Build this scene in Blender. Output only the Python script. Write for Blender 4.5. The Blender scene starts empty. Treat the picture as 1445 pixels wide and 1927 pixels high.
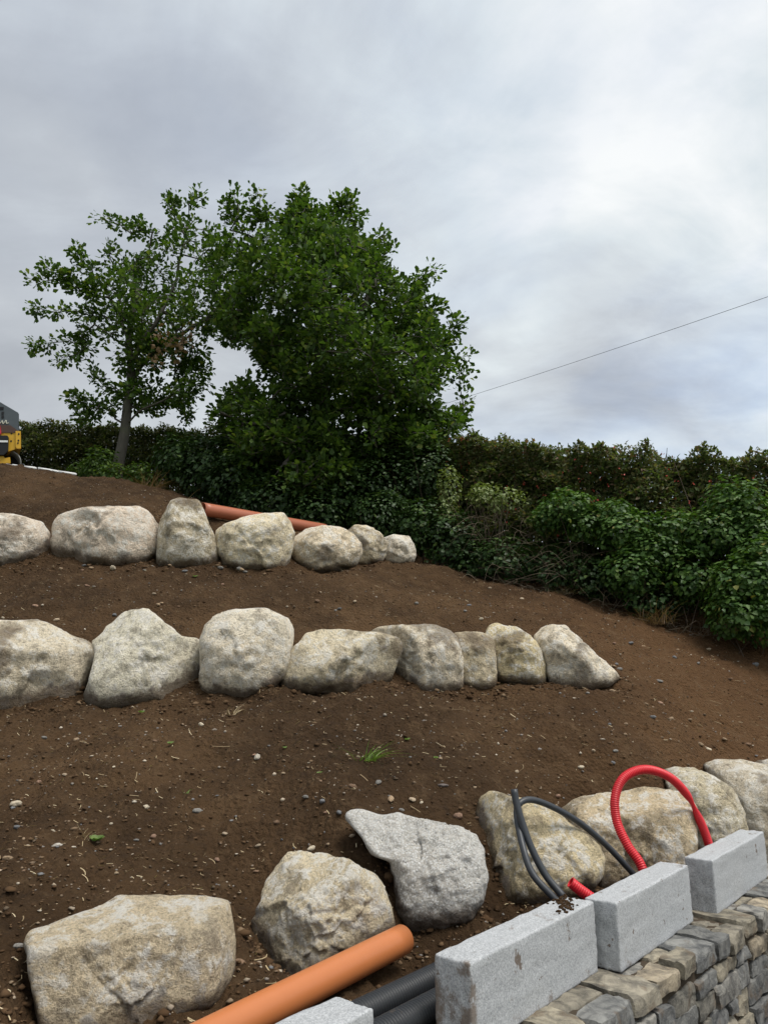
import bpy, bmesh, math, random
import numpy as np
from mathutils import Vector, Matrix

random.seed(7)
RNG = np.random.default_rng(11)
SC = bpy.context.scene
COL = SC.collection
EYE = 1.6
F_PX, PITCH = 1391.0, math.radians(14.0)

# ------------------------------------------------------------------ camera
cam = bpy.data.cameras.new('camera')
cam.sensor_fit = 'VERTICAL'
cam.sensor_height = 36.0
cam.lens = 36.0 * F_PX / 1927.0
cam.clip_start = 0.05
cam.clip_end = 2000.0
cam_o = bpy.data.objects.new('camera', cam)
cam_o.location = (0, 0, EYE)
cam_o.rotation_euler = (math.radians(90) + PITCH, 0, 0)
COL.objects.link(cam_o)
SC.camera = cam_o

# ------------------------------------------------------------------ view
SC.view_settings.view_transform = 'Standard'
SC.view_settings.look = 'None'
SC.view_settings.exposure = 1.18
SC.view_settings.gamma = 1.0
SC.render.engine = 'CYCLES'
SC.cycles.max_bounces = 5
SC.cycles.diffuse_bounces = 3
SC.cycles.transparent_max_bounces = 6
SC.cycles.use_denoising = True

SKY_OFF = (15.2, 14.1, 9.4)
SUN_EL, SUN_AZ = math.radians(64), math.radians(128)   # azimuth clockwise from +Y: right and behind

# ------------------------------------------------------------------ world: overcast sky
world = bpy.data.worlds.new('World')
SC.world = world
world.use_nodes = True
nt = world.node_tree
nt.nodes.clear()


class NT:
    """tiny node helper"""
    def __init__(s, tree):
        s.t = tree

    def n(s, kind, props=None, **inp):
        nd = s.t.nodes.new(kind)
        for k, v in (props or {}).items():
            setattr(nd, k, v)
        for k, v in inp.items():
            key = k.replace('_', ' ')
            sock = None
            if k.startswith('i') and k[1:].isdigit():
                sock = nd.inputs[int(k[1:])]
            else:
                sock = nd.inputs[key]
            if isinstance(v, bpy.types.NodeSocket):
                s.t.links.new(v, sock)
            else:
                sock.default_value = v
        return nd

    def math(s, op, a, b=0.0, c=0.0, clamp=False):
        return s.n('ShaderNodeMath', dict(operation=op, use_clamp=clamp), i0=a, i1=b, i2=c).outputs[0]

    def vmath(s, op, a, b=(0, 0, 0)):
        return s.n('ShaderNodeVectorMath', dict(operation=op), i0=a, i1=b).outputs[0]

    def noise(s, vec, scale, detail=4, rough=.5, dist=0.0):
        return s.n('ShaderNodeTexNoise', Vector=vec, Scale=scale, Detail=detail, Roughness=rough, Distortion=dist).outputs[0]

    def ramp(s, fac, stops, interp='LINEAR'):
        nd = s.t.nodes.new('ShaderNodeValToRGB')
        cr = nd.color_ramp
        cr.interpolation = interp
        while len(cr.elements) < len(stops):
            cr.elements.new(.5)
        for e, (p, c) in zip(cr.elements, stops):
            e.position = p
            e.color = (*c, 1) if len(c) == 3 else c
        s.t.links.new(fac, nd.inputs[0])
        return nd.outputs[0]

    def smooth(s, v, a, b):
        nd = s.n('ShaderNodeMapRange', dict(interpolation_type='SMOOTHSTEP'), i0=v, i1=a, i2=b, i3=0.0, i4=1.0)
        return nd.outputs[0]

    def mix(s, fac, a, b, blend='MIX'):
        nd = s.t.nodes.new('ShaderNodeMix')
        nd.data_type = 'RGBA'
        nd.blend_type = blend
        nd.clamp_factor = True
        for sock, v in ((nd.inputs[0], fac), (nd.inputs[6], a), (nd.inputs[7], b)):
            if isinstance(v, bpy.types.NodeSocket):
                s.t.links.new(v, sock)
            else:
                sock.default_value = (*v, 1) if isinstance(v, tuple) and len(v) == 3 else v
        return nd.outputs[2]


w = NT(nt)
geo = w.n('ShaderNodeTexCoord').outputs['Generated']
sep = w.n('ShaderNodeSeparateXYZ', i0=geo)
dx, dy, dz = sep.outputs
zz = w.math('ADD', w.math('ABSOLUTE', dz), 0.30)
pu = w.math('DIVIDE', dx, zz)
pv = w.math('DIVIDE', dy, zz)
pvec = w.n('ShaderNodeCombineXYZ', X=pu, Y=pv, Z=0.37).outputs[0]
# rolling overcast: broad masses, banks drawn out along the wind, small wisps
turn = w.n('ShaderNodeMapping', dict(vector_type='POINT'), i0=pvec, Rotation=(0, 0, math.radians(-28)), Scale=(1.0, 1.35, 1.0)).outputs[0]
big = w.noise(w.vmath('ADD', pvec, (SKY_OFF[0], SKY_OFF[1], 0)), 0.95, 4, .5, .3)
med = w.noise(w.vmath('ADD', turn, (8.3 + SKY_OFF[2], 4.2, 2.0)), 1.7, 8, .58, .6)
fin = w.noise(w.vmath('ADD', turn, (1.3, 9.2, 5.0)), 5.0, 8, .58, .4)
thin = w.smooth(pu, -1.0, 1.1)                       # the cover thins towards one side of the sky
val = w.math('MULTIPLY_ADD', big, 0.75, -.08)
val = w.math('MULTIPLY_ADD', w.math('MULTIPLY_ADD', thin, .46, .26), w.math('SUBTRACT', med, .5), val)
val = w.math('MULTIPLY_ADD', w.math('SUBTRACT', fin, .5), w.math('MULTIPLY_ADD', thin, .24, .10), val)
val = w.math('ADD', val, w.math('MULTIPLY_ADD', thin, .20, .18))
ccol = w.ramp(val, [(0.40, (.205, .219, .240)), (0.485, (.250, .266, .286)), (0.555, (.300, .322, .341)), (0.625, (.350, .378, .392)), (0.74, (.445, .455, .458))])
ccol = w.n('ShaderNodeVectorMath', dict(operation='SCALE'), i0=ccol, Scale=10.0).outputs[0]
sky = w.n('ShaderNodeTexSky', dict(sky_type='NISHITA', sun_disc=False, sun_elevation=SUN_EL, sun_rotation=SUN_AZ, altitude=50.0, dust_density=2.0))
gap = w.math('MULTIPLY', w.smooth(w.noise(w.vmath('ADD', pvec, (5.5, 2.5, 7.0)), 1.3, 5, .55, .3), .42, .72), w.math('MULTIPLY_ADD', thin, .55, .02))
skycol = w.mix(gap, ccol, sky.outputs[0])
bg = w.n('ShaderNodeBackground', Color=skycol, Strength=0.095)
nt.links.new(bg.outputs[0], w.n('ShaderNodeOutputWorld').inputs[0])

# ------------------------------------------------------------------ sun behind the cloud
sun = bpy.data.lights.new('sun', 'SUN')
sun.energy = 1.5
sun.angle = math.radians(26)
sun.color = (1.0, .96, .90)
sun_o = bpy.data.objects.new('sun', sun)
sd = Vector((math.sin(SUN_AZ) * math.cos(SUN_EL), math.cos(SUN_AZ) * math.cos(SUN_EL), math.sin(SUN_EL)))
sun_o.rotation_euler = sd.to_track_quat('Z', 'Y').to_euler()
sun_o.location = (0, 0, 30)
COL.objects.link(sun_o)

# ------------------------------------------------------------------ helpers
CP, SP = math.cos(PITCH), math.sin(PITCH)


def ray(px, py):
    a = (px - 722.5) / F_PX
    b = -(py - 963.5) / F_PX
    return np.array([a, CP - b * SP, SP + b * CP])


def at(px, py, Y):
    """a point of the place: the sight line through a photo pixel, Y metres ahead"""
    r = ray(px, py)
    p = r * (Y / r[1])
    return np.array([p[0], p[1], p[2] + EYE])


def atz(px, py, z):
    r = ray(px, py)
    p = r * ((z - EYE) / r[2])
    return np.array([p[0], p[1], z])


_perm = RNG.permutation(256).astype(np.int64)
_perm = np.concatenate([_perm, _perm, _perm])
_g = RNG.normal(size=(256, 3))
_g /= np.linalg.norm(_g, axis=1)[:, None]


def perlin(P):
    P = np.asarray(P, float)
    i = np.floor(P).astype(np.int64)
    f = P - i
    u = f * f * f * (f * (f * 6 - 15) + 10)
    i &= 255
    out = 0
    for a in (0, 1):
        wa = u[:, 0] if a else 1 - u[:, 0]
        pa = _perm[i[:, 0] + a]
        for b in (0, 1):
            wb = wa * (u[:, 1] if b else 1 - u[:, 1])
            pb = _perm[pa + i[:, 1] + b]
            for c in (0, 1):
                h = _perm[pb + i[:, 2] + c] & 255
                d = f - np.array([a, b, c])
                out = out + wb * (u[:, 2] if c else 1 - u[:, 2]) * np.einsum('ij,ij->i', _g[h], d)
    return out * 1.6


def fbm(P, octs=4, gain=.5, lac=2.03, ridged=False):
    P = np.asarray(P, float)
    s = 0
    a = 1.0
    for k in range(octs):
        n = perlin(P * lac ** k + 17.3 * k)
        s = s + a * ((1 - 2 * np.abs(n)) if ridged else n)
        a *= gain
    return s


def mesh_from(name, V, faces, mats=(), smooth=False, matidx=None):
    """faces: list of (m,k) int arrays"""
    me = bpy.data.meshes.new(name)
    V = np.asarray(V, np.float32)
    if not isinstance(faces, (list, tuple)):
        faces = [faces]
    faces = [np.asarray(f, np.int32) for f in faces if len(f)]
    me.vertices.add(len(V))
    me.vertices.foreach_set('co', V.ravel())
    nl = sum(f.size for f in faces)
    npoly = sum(len(f) for f in faces)
    me.loops.add(nl)
    me.loops.foreach_set('vertex_index', np.concatenate([f.ravel() for f in faces]))
    me.polygons.add(npoly)
    st = []
    o = 0
    for f in faces:
        st.append(o + np.arange(len(f)) * f.shape[1])
        o += f.size
    me.polygons.foreach_set('loop_start', np.concatenate(st).astype(np.int32))
    if smooth:
        me.polygons.foreach_set('use_smooth', np.ones(npoly, bool))
    for m in mats:
        me.materials.append(m)
    if matidx is not None:
        me.polygons.foreach_set('material_index', np.asarray(matidx, np.int32))
    me.update(calc_edges=True)
    return me


def put(name, me, parent=None, label=None, cat=None, group=None, kind=None, color=None, loc=None):
    o = bpy.data.objects.new(name, me)
    COL.objects.link(o)
    if parent is not None:
        o.parent = parent
        if me is not None and loc is None:
            o.location = tuple(-c for c in parent.location)   # meshes are written in world metres
    if loc is not None:
        o.location = loc
    if label:
        o['label'] = label
    if cat:
        o['category'] = cat
    if group:
        o['group'] = group
    if kind:
        o['kind'] = kind
    if color is not None:
        o.color = (*color, 1)
    return o


def root(name, loc, label, cat, group=None):
    return put(name, None, None, label, cat, group, loc=tuple(float(c) for c in loc))


def norm(a):
    return a / np.maximum(np.linalg.norm(a, axis=-1, keepdims=True), 1e-9)


def catmull(P, per=12):
    P = np.asarray(P, float)
    Q = np.vstack([2 * P[0] - P[1], P, 2 * P[-1] - P[-2]])
    out = []
    for i in range(1, len(Q) - 2):
        t = np.linspace(0, 1, per, endpoint=False)[:, None]
        a, b, c, d = Q[i - 1], Q[i], Q[i + 1], Q[i + 2]
        out.append(.5 * (2 * b + (c - a) * t + (2 * a - 5 * b + 4 * c - d) * t ** 2 + (3 * b - a - 3 * c + d) * t ** 3))
    out.append(P[-1:])
    return np.vstack(out)


def resample(P, step):
    d = np.r_[0, np.cumsum(np.linalg.norm(np.diff(P, axis=0), axis=1))]
    n = max(2, int(d[-1] / step) + 1)
    s = np.linspace(0, d[-1], n)
    return np.stack([np.interp(s, d, P[:, k]) for k in range(3)], 1), s


def tube(P, R, seg=12, cap=True, closed_ring=False):
    """returns V, [quads, tris]"""
    P = np.asarray(P, float)
    n = len(P)
    R = np.broadcast_to(R, (n,))
    T = norm(np.gradient(P, axis=0))
    N = np.zeros_like(P)
    a = np.array([0, 0, 1.0]) if abs(T[0, 2]) < .9 else np.array([1.0, 0, 0])
    v = np.cross(T[0], a)
    N[0] = v / np.linalg.norm(v)
    for i in range(1, n):
        v = N[i - 1] - T[i] * np.dot(N[i - 1], T[i])
        N[i] = v / max(np.linalg.norm(v), 1e-9)
    B = np.cross(T, N)
    th = np.linspace(0, 2 * np.pi, seg, endpoint=False)
    V = P[:, None] + R[:, None, None] * (np.cos(th)[None, :, None] * N[:, None] + np.sin(th)[None, :, None] * B[:, None])
    V = V.reshape(-1, 3)
    i = np.arange(n - 1)[:, None] * seg
    j = np.arange(seg)[None]
    j2 = (j + 1) % seg
    Q = np.stack([i + j, i + j2, i + seg + j2, i + seg + j], -1).reshape(-1, 4)
    tris = []
    if cap:
        V = np.vstack([V, P[:1], P[-1:]])
        c0, c1 = n * seg, n * seg + 1
        jj = np.arange(seg)
        jk = (jj + 1) % seg
        tris = np.vstack([np.stack([np.full(seg, c0), jk, jj], 1), np.stack([np.full(seg, c1), (n - 1) * seg + jj, (n - 1) * seg + jk], 1)])
    return V, [Q, tris] if len(tris) else [Q]


def pipe_hollow(P, R, Rin, seg=24):
    """thick-walled pipe: outer and inner skin joined by end rings; P and R run outside, the inside is a plain bore"""
    Vo, (Qo,) = tube(P, R, seg, False)
    Vi, (Qi,) = tube(P, Rin, seg, False)
    k = len(Vo)
    n = len(P)
    j = np.arange(seg)
    j2 = (j + 1) % seg
    e0 = np.stack([j, k + j, k + j2, j2], 1)
    b = (n - 1) * seg
    e1 = np.stack([b + j, b + j2, k + b + j2, k + b + j], 1)
    return np.vstack([Vo, Vi]), [np.vstack([Qo, Qi[:, ::-1] + k, e0, e1])]


def join(parts):
    Vs, F3, F4 = [], [], []
    o = 0
    for V, fs in parts:
        Vs.append(V)
        for f in fs:
            f = np.asarray(f)
            if not len(f):
                continue
            (F3 if f.shape[1] == 3 else F4).append(f + o)
        o += len(V)
    out = []
    if F4:
        out.append(np.vstack(F4))
    if F3:
        out.append(np.vstack(F3))
    return np.vstack(Vs), out


# ------------------------------------------------------------------ materials
def new_mat(name):
    m = bpy.data.materials.new(name)
    m.use_nodes = True
    m.node_tree.nodes.clear()
    k = NT(m.node_tree)
    out = k.n('ShaderNodeOutputMaterial')
    return m, k, out


def finish(m, k, out, color, rough=.9, bump=None, bstr=.3, bdist=.02, spec=.3, metallic=0.0):
    p = k.n('ShaderNodeBsdfPrincipled')
    for key, v in (('Base Color', color), ('Roughness', rough), ('Specular IOR Level', spec), ('Metallic', metallic)):
        if isinstance(v, bpy.types.NodeSocket):
            k.t.links.new(v, p.inputs[key])
        else:
            p.inputs[key].default_value = (*v, 1) if isinstance(v, tuple) else v
    if bump is not None:
        b = k.n('ShaderNodeBump', Strength=bstr, Distance=bdist, Height=bump)
        k.t.links.new(b.outputs[0], p.inputs['Normal'])
    k.t.links.new(p.outputs[0], out.inputs[0])
    return m


def obj_coords(k):
    tc = k.n('ShaderNodeTexCoord').outputs['Object']
    oi = k.n('ShaderNodeObjectInfo')
    off = k.math('MULTIPLY', oi.outputs['Random'], 37.0)
    return k.vmath('ADD', tc, k.n('ShaderNodeCombineXYZ', X=off, Y=off, Z=off).outputs[0]), oi


def mat_plain(name, col, rough=.5, spec=.4, bumpscale=None, bstr=.1, vary=.12, metallic=0.0, dirt=None):
    m, k, out = new_mat(name)
    co, oi = obj_coords(k)
    n = k.noise(co, 9.0, 5, .6)
    c = k.mix(n, tuple(x * (1 - vary) for x in col), tuple(min(1, x * (1 + vary)) for x in col))
    if dirt:
        d = k.smooth(k.noise(co, dirt[1], 7, .65), dirt[2], dirt[2] + .12)
        c = k.mix(k.math('MULTIPLY', d, .85), c, dirt[0])
    return finish(m, k, out, c, rough, k.noise(co, bumpscale, 4) if bumpscale else None, bstr, .004, spec, metallic)


def mat_soil():
    m, k, out = new_mat('soil')
    co = k.n('ShaderNodeTexCoord').outputs['Object']
    n1 = k.noise(co, .55, 6, .6)
    n2 = k.noise(co, 7.0, 8, .68)
    n3 = k.noise(co, 48.0, 6, .7)
    sx = k.n('ShaderNodeSeparateXYZ', i0=co).outputs
    c = k.mix(k.smooth(n1, .35, .68), (.062, .036, .018), (.118, .069, .034))
    c = k.mix(k.math('MULTIPLY', k.smooth(k.noise(k.vmath('ADD', co, (7, 3, 0)), 1.6, 5, .6, .4), .50, .66), .55), c, (.044, .026, .0135))
    red = k.math('MULTIPLY', k.smooth(k.math('ADD', sx[0], k.math('MULTIPLY', n1, 2.0)), 1.2, 4.5), .55)
    c = k.mix(red, c, (.155, .080, .036))
    c = k.mix(k.math('MULTIPLY', k.smooth(n2, .50, .72), .55), c, (.165, .106, .058))
    c = k.mix(k.math('MULTIPLY', k.smooth(n2, .46, .26), .6), c, (.034, .022, .015))
    c = k.mix(k.math('MULTIPLY', k.smooth(n3, .62, .80), .7), c, (.20, .14, .088))
    c = k.mix(k.math('MULTIPLY', k.smooth(n3, .42, .25), .5), c, (.030, .020, .013))
    v = k.n('ShaderNodeTexVoronoi', Vector=co, Scale=34.0).outputs[0]
    h = k.math('ADD', k.math('MULTIPLY', n2, .6), k.math('ADD', k.math('MULTIPLY', n3, .5), k.math('MULTIPLY', v, -.35)))
    return finish(m, k, out, c, .95, h, 1.0, .09, .12)


def mat_rock(name='boulder_rock', speckled=False):
    m, k, out = new_mat(name)
    co, oi = obj_coords(k)
    tint = oi.outputs['Color']
    n1 = k.noise(co, 2.6, 8, .62, .15)
    n2 = k.noise(co, 11.0, 10, .74, .1)
    n3 = k.noise(co, 46.0, 8, .75)
    n4 = k.noise(k.vmath('ADD', co, (9, 3, 5)), 4.2, 10, .70, .35)
    n5 = k.noise(k.vmath('ADD', co, (2, 7, 1)), 1.9, 6, .6, .2)
    v1 = k.n('ShaderNodeTexVoronoi', Vector=co, Scale=90.0).outputs[0]
    c = k.mix(n1, k.mix(1.0, tint, (1.40, 1.33, 1.20), 'MULTIPLY'), k.mix(1.0, tint, (1.98, 1.90, 1.75), 'MULTIPLY'))
    # ochre lichen and iron bloom
    c = k.mix(k.math('MULTIPLY', k.smooth(n5, .52, .68), .40), c, (.50, .40, .25))
    # weathered grey-brown skin, broken up at several scales
    c = k.mix(k.math('MULTIPLY', k.smooth(n4, .47, .38), .55), c, (.27, .23, .18))
    c = k.mix(k.math('MULTIPLY', k.smooth(n2, .45, .36), .55), c, (.20, .165, .125))
    c = k.mix(k.math('MULTIPLY', k.smooth(n3, .46, .37), .50), c, (.15, .125, .10))
    n6 = k.noise(k.vmath('ADD', co, (3, 8, 2)), 120.0, 5, .7)
    c = k.mix(1.0, c, k.ramp(n6, [(.32, (.62, .60, .57)), (.52, (1.0, 1.0, 1.0)), (.70, (1.22, 1.22, 1.21))]), 'MULTIPLY')
    # pale scuffs left by the digger bucket
    vein = k.math('SUBTRACT', 1.0, k.math('MULTIPLY', k.math('ABSOLUTE', k.math('SUBTRACT', n4, .56)), 26.0), clamp=True)
    scuff = k.math('MAXIMUM', k.math('MULTIPLY', vein, 1.0), k.math('MULTIPLY', k.smooth(n2, .51, .60), .95))
    scuff = k.math('MULTIPLY', scuff, k.smooth(n1, .26, .46))
    scuff = k.math('MULTIPLY', scuff, k.smooth(n3, .32, .47))
    c = k.mix(scuff, c, (.86, .82, .74))
    if speckled:
        c = k.mix(k.smooth(v1, .25, .60), (.86, .85, .82), k.mix(.6, c, (.58, .565, .54)))
        c = k.mix(k.math('MULTIPLY', k.smooth(n3, .43, .35), .55), c, (.13, .12, .11))
    # dried soil clinging near the ground and in patches
    so = k.n('ShaderNodeAttribute', dict(attribute_name='soil')).outputs['Fac']
    ds = k.smooth(k.math('ADD', so, k.math('MULTIPLY', k.math('SUBTRACT', n2, .5), 1.1)), .42, .78)
    c = k.mix(k.math('MULTIPLY', ds, .85), c, (.105, .068, .042))
    pt = k.math('MULTIPLY', k.smooth(k.noise(k.vmath('ADD', co, (4, 4, 8)), 2.0, 7, .62), .55, .66), .70)
    c = k.mix(pt, c, (.15, .108, .07))
    h = k.math('ADD', k.math('MULTIPLY', n2, .9), k.math('ADD', k.math('MULTIPLY', n3, .6), k.math('MULTIPLY', k.math('ABSOLUTE', k.math('SUBTRACT', n4, .5)), 1.2)))
    return finish(m, k, out, c, .92, h, 1.0, .05, .2)


def mat_leaf(name, stops, rough=.42, trans=.28, spec=.45):
    m, k, out = new_mat(name)
    g = k.n('ShaderNodeNewGeometry')
    rnd = g.outputs['Random Per Island']
    c = k.ramp(rnd, stops)
    p = k.n('ShaderNodeBsdfPrincipled')
    k.t.links.new(c, p.inputs['Base Color'])
    p.inputs['Roughness'].default_value = rough
    p.inputs['Specular IOR Level'].default_value = spec
    t = k.n('ShaderNodeBsdfTranslucent')
    k.t.links.new(k.mix(1.0, c, (1.15, 1.25, .55), 'MULTIPLY'), t.inputs[0])
    mx = k.n('ShaderNodeMixShader', i0=trans, i1=p.outputs[0], i2=t.outputs[0])
    k.t.links.new(mx.outputs[0], out.inputs[0])
    return m


def mat_bark(name, col=(.14, .12, .095)):
    m, k, out = new_mat(name)
    co = k.n('ShaderNodeTexCoord').outputs['Object']
    st = k.vmath('MULTIPLY', co, (1, 1, .25))
    n = k.noise(st, 26, 7, .65)
    n2 = k.noise(co, 4, 5, .6)
    c = k.mix(n, tuple(x * .5 for x in col), tuple(x * 1.4 for x in col))
    c = k.mix(k.math('MULTIPLY', k.smooth(n2, .5, .7), .5), c, (.10, .115, .06))
    return finish(m, k, out, c, .95, n, .8, .02, .15)


def mat_granite():
    m, k, out = new_mat('sawn_granite')
    co, oi = obj_coords(k)
    v = k.n('ShaderNodeTexVoronoi', Vector=co, Scale=240.0).outputs['Color']
    vs = k.n('ShaderNodeSeparateColor', i0=v).outputs[0]
    n = k.noise(co, 95, 5, .7)
    n2 = k.noise(co, 3.0, 6, .6)
    c = k.mix(vs, (.27, .28, .29), (.46, .47, .48))
    c = k.mix(k.math('MULTIPLY', k.smooth(n, .40, .28), .8), c, (.13, .135, .145))
    c = k.mix(k.math('MULTIPLY', k.smooth(n, .60, .72), .6), c, (.68, .69, .70))
    c = k.mix(k.math('MULTIPLY', k.smooth(n2, .45, .65), .35), c, (.40, .415, .43))
    d = k.smooth(k.noise(k.vmath('ADD', co, (3, 1, 6)), 7.5, 8, .66), .625, .67)
    c = k.mix(k.math('MULTIPLY', d, .85), c, (.115, .08, .055))
    raw = k.n('ShaderNodeTexCoord').outputs['Object']
    rx, ry, rz = k.n('ShaderNodeSeparateXYZ', i0=raw).outputs
    endm = k.math('MULTIPLY', k.smooth(rx, -.40, -.46), k.n('ShaderNodeSeparateColor', i0=oi.outputs['Color']).outputs[0])
    foot = k.math('MULTIPLY', k.smooth(rz, -.05, -.13), .55)
    mud = k.smooth(k.math('ADD', k.noise(k.vmath('ADD', co, (1, 9, 4)), 9, 8, .7), k.math('MULTIPLY', k.math('MAXIMUM', endm, foot), .14)), .62, .74)
    c = k.mix(k.math('MULTIPLY', mud, .8), c, (.13, .092, .062))
    sp = k.smooth(k.noise(k.vmath('ADD', co, (6, 2, 1)), 30, 3, .5), .70, .73)
    c = k.mix(k.math('MULTIPLY', sp, .8), c, (.12, .085, .06))
    return finish(m, k, out, c, .75, k.math('ADD', n, k.math('MULTIPLY', vs, .3)), .35, .004, .35)


def mat_wallstone():
    m, k, out = new_mat('rubble_stone')
    co, oi = obj_coords(k)
    tint = oi.outputs['Color']
    n1 = k.noise(co, 14, 8, .65, .5)
    n2 = k.noise(co, 55, 6, .7)
    c = k.mix(k.smooth(n1, .3, .7), k.mix(1.0, tint, (.45, .45, .46), 'MULTIPLY'), k.mix(1.0, tint, (1.75, 1.7, 1.6), 'MULTIPLY'))
    c = k.mix(k.math('MULTIPLY', k.smooth(n2, .58, .75), .5), c, (.42, .39, .34))
    c = k.mix(k.math('MULTIPLY', k.smooth(k.noise(k.vmath('ADD', co, (5, 1, 2)), 9, 6, .6), .54, .68), .65), c, (.12, .085, .055))
    return finish(m, k, out, c, .82, k.math('ADD', n1, k.math('MULTIPLY', n2, .4)), .8, .015, .3)


SOIL = mat_soil()
ROCK = mat_rock()
ROCKS = mat_rock('speckled_rock', True)
GRANITE = mat_granite()
WSTONE = mat_wallstone()
MORTAR = mat_plain('mortar', (.065, .051, .037), .95, .1, 60, .8, .3)
FIELD = mat_plain('field_grass', (.06, .085, .03), .95, .1, 8, .3, .3)
BARK = mat_bark('oak_bark', (.10, .092, .078))
TWIG = mat_bark('dry_twig', (.15, .118, .085))
DARKTWIG = mat_bark('hedge_stem', (.085, .065, .05))
OAKLEAF = mat_leaf('oak_leaf', [(0, (.030, .060, .013)), (.35, (.048, .092, .019)), (.7, (.074, .132, .024)), (.93, (.12, .185, .036)), (1, (.17, .20, .05))], .5, .38, .22)
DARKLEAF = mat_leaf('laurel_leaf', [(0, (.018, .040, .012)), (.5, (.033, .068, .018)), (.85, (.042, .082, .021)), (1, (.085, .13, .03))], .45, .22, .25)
IVYLEAF = mat_leaf('ivy_leaf', [(0, (.032, .075, .017)), (.4, (.055, .118, .024)), (.8, (.088, .165, .034)), (.97, (.14, .22, .055)), (1, (.26, .23, .06))], .46, .34, .28)
PALELEAF = mat_leaf('pale_leaf', [(0, (.11, .16, .045)), (.5, (.17, .22, .065)), (1, (.25, .29, .11))], .5, .3)
FUCHSIA = mat_leaf('fuchsia_leaf', [(0, (.056, .082, .028)), (.35, (.088, .122, .038)), (.62, (.125, .125, .052)), (.78, (.15, .11, .065)), (.92, (.11, .165, .052)), (1, (.18, .10, .075))], .55, .40, .2)
HEDGELEAF = mat_leaf('hedge_leaf', [(0, (.048, .070, .022)), (.45, (.078, .102, .03)), (.75, (.115, .125, .045)), (.92, (.14, .11, .06)), (1, (.15, .18, .065))], .55, .32, .2)
REDFLOWER = mat_leaf('red_flower', [(0, (.38, .035, .03)), (1, (.52, .07, .05))], .5, .2)
DRYLEAF = mat_leaf('dry_leaf', [(0, (.17, .105, .06)), (1, (.32, .21, .12))], .7, .2)
WEED = mat_leaf('weed_leaf', [(0, (.085, .15, .03)), (1, (.16, .24, .055))], .5, .3)
STRAW = mat_leaf('straw', [(0, (.24, .17, .09)), (.6, (.42, .33, .19)), (1, (.62, .52, .34))], .7, .1)
PEBBLE = None


def mat_pebble():
    m, k, out = new_mat('pebble_stone')
    g = k.n('ShaderNodeNewGeometry')
    co, oi = obj_coords(k)
    r = k.math('FRACT', k.math('ADD', g.outputs['Random Per Island'], k.math('MULTIPLY', oi.outputs['Random'], 7.3)))
    c = k.ramp(r, [(0, (.10, .075, .05)), (.3, (.19, .135, .088)), (.55, (.30, .23, .155)), (.72, (.17, .175, .185)), (.86, (.36, .29, .21)), (1, (.55, .50, .42))])
    n = k.noise(co, 60, 5, .65)
    c = k.mix(1.0, c, k.ramp(n, [(.3, (.6, .6, .6)), (.7, (1.15, 1.12, 1.08))]), 'MULTIPLY')
    return finish(m, k, out, c, .85, n, .4, .005, .25)


PEBBLE = mat_pebble()
m, k, out = new_mat('soil_crumb')
g = k.n('ShaderNodeNewGeometry').outputs['Random Per Island']
CLOD = finish(m, k, out, k.ramp(g, [(0, (.045, .026, .014)), (.5, (.078, .046, .024)), (.9, (.115, .072, .040)), (1, (.19, .135, .085))]), .95, None, 0, 0, .1)

# ------------------------------------------------------------------ where the boulders lie (outline, distance, thickness, colour, label)
BOULDERS = []


def boulder(*a, **k):
    BOULDERS.append((a, k))


GREY, CREAM, TAN, OCH, WARM = (.43, .41, .37), (.47, .44, .38), (.40, .345, .265), (.42, .355, .25), (.45, .405, .345)
G_U, G_M, G_F = 'boulders of the upper row', 'boulders of the middle row', 'boulders of the front row'
# -- upper row
boulder([(-80, 1020), (-60, 985), (-30, 970), (0, 967), (35, 969), (80, 982), (95, 1003), (98, 1030), (86, 1054), (55, 1066), (0, 1072), (-50, 1068)], 8.15, .42, (.50, .45, .40), 'rounded grey boulder cut by the left edge in the upper row', seed=1, group=G_U)
boulder([(96, 1010), (99, 984), (112, 968), (150, 957), (200, 953), (262, 951), (285, 965), (300, 988), (304, 1015), (296, 1045), (270, 1064), (235, 1069), (180, 1065), (130, 1056), (101, 1045)], 8.25, .5, (.50, .44, .385), 'widest boulder of the upper row, long and loaf-shaped with a brown stain', seed=2, n=3.2, group=G_U, planes=[(-.75, .1, .65, .80)])
boulder([(299, 985), (311, 962), (321, 943), (340, 936), (375, 942), (385, 962), (400, 1000), (414, 1035), (418, 1050), (409, 1066), (370, 1072), (320, 1070), (295, 1058), (299, 1020)], 8.3, .42, (.36, .325, .255), 'tall tapered boulder below the open end of the orange pipe', seed=3, n=3.0, group=G_U, planes=[(.05, .45, .9, .82)])
boulder([(405, 1000), (420, 987), (455, 975), (500, 966), (532, 964), (546, 979), (554, 1005), (549, 1040), (541, 1070), (510, 1078), (450, 1075), (420, 1062), (411, 1035)], 8.42, .42, (.53, .48, .37), 'pale yellowish boulder of the upper row in front of the middle of the orange pipe', seed=4, n=3.0, group=G_U)
boulder([(547, 1032), (555, 1010), (580, 993), (610, 988), (640, 992), (665, 1004), (679, 1022), (681, 1040), (672, 1063), (640, 1074), (600, 1079), (570, 1070), (552, 1056)], 8.75, .5, (.51, .45, .36), 'egg-shaped boulder where the upper orange pipe ends', seed=5, n=2.4, group=G_U)
boulder([(652, 1000), (668, 987), (690, 989), (715, 1002), (728, 1020), (728, 1045), (718, 1057), (690, 1066), (666, 1064), (655, 1030)], 9.4, .45, (.47, .42, .325), 'second boulder from the hedge end of the upper row', seed=6, group=G_U)
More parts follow.
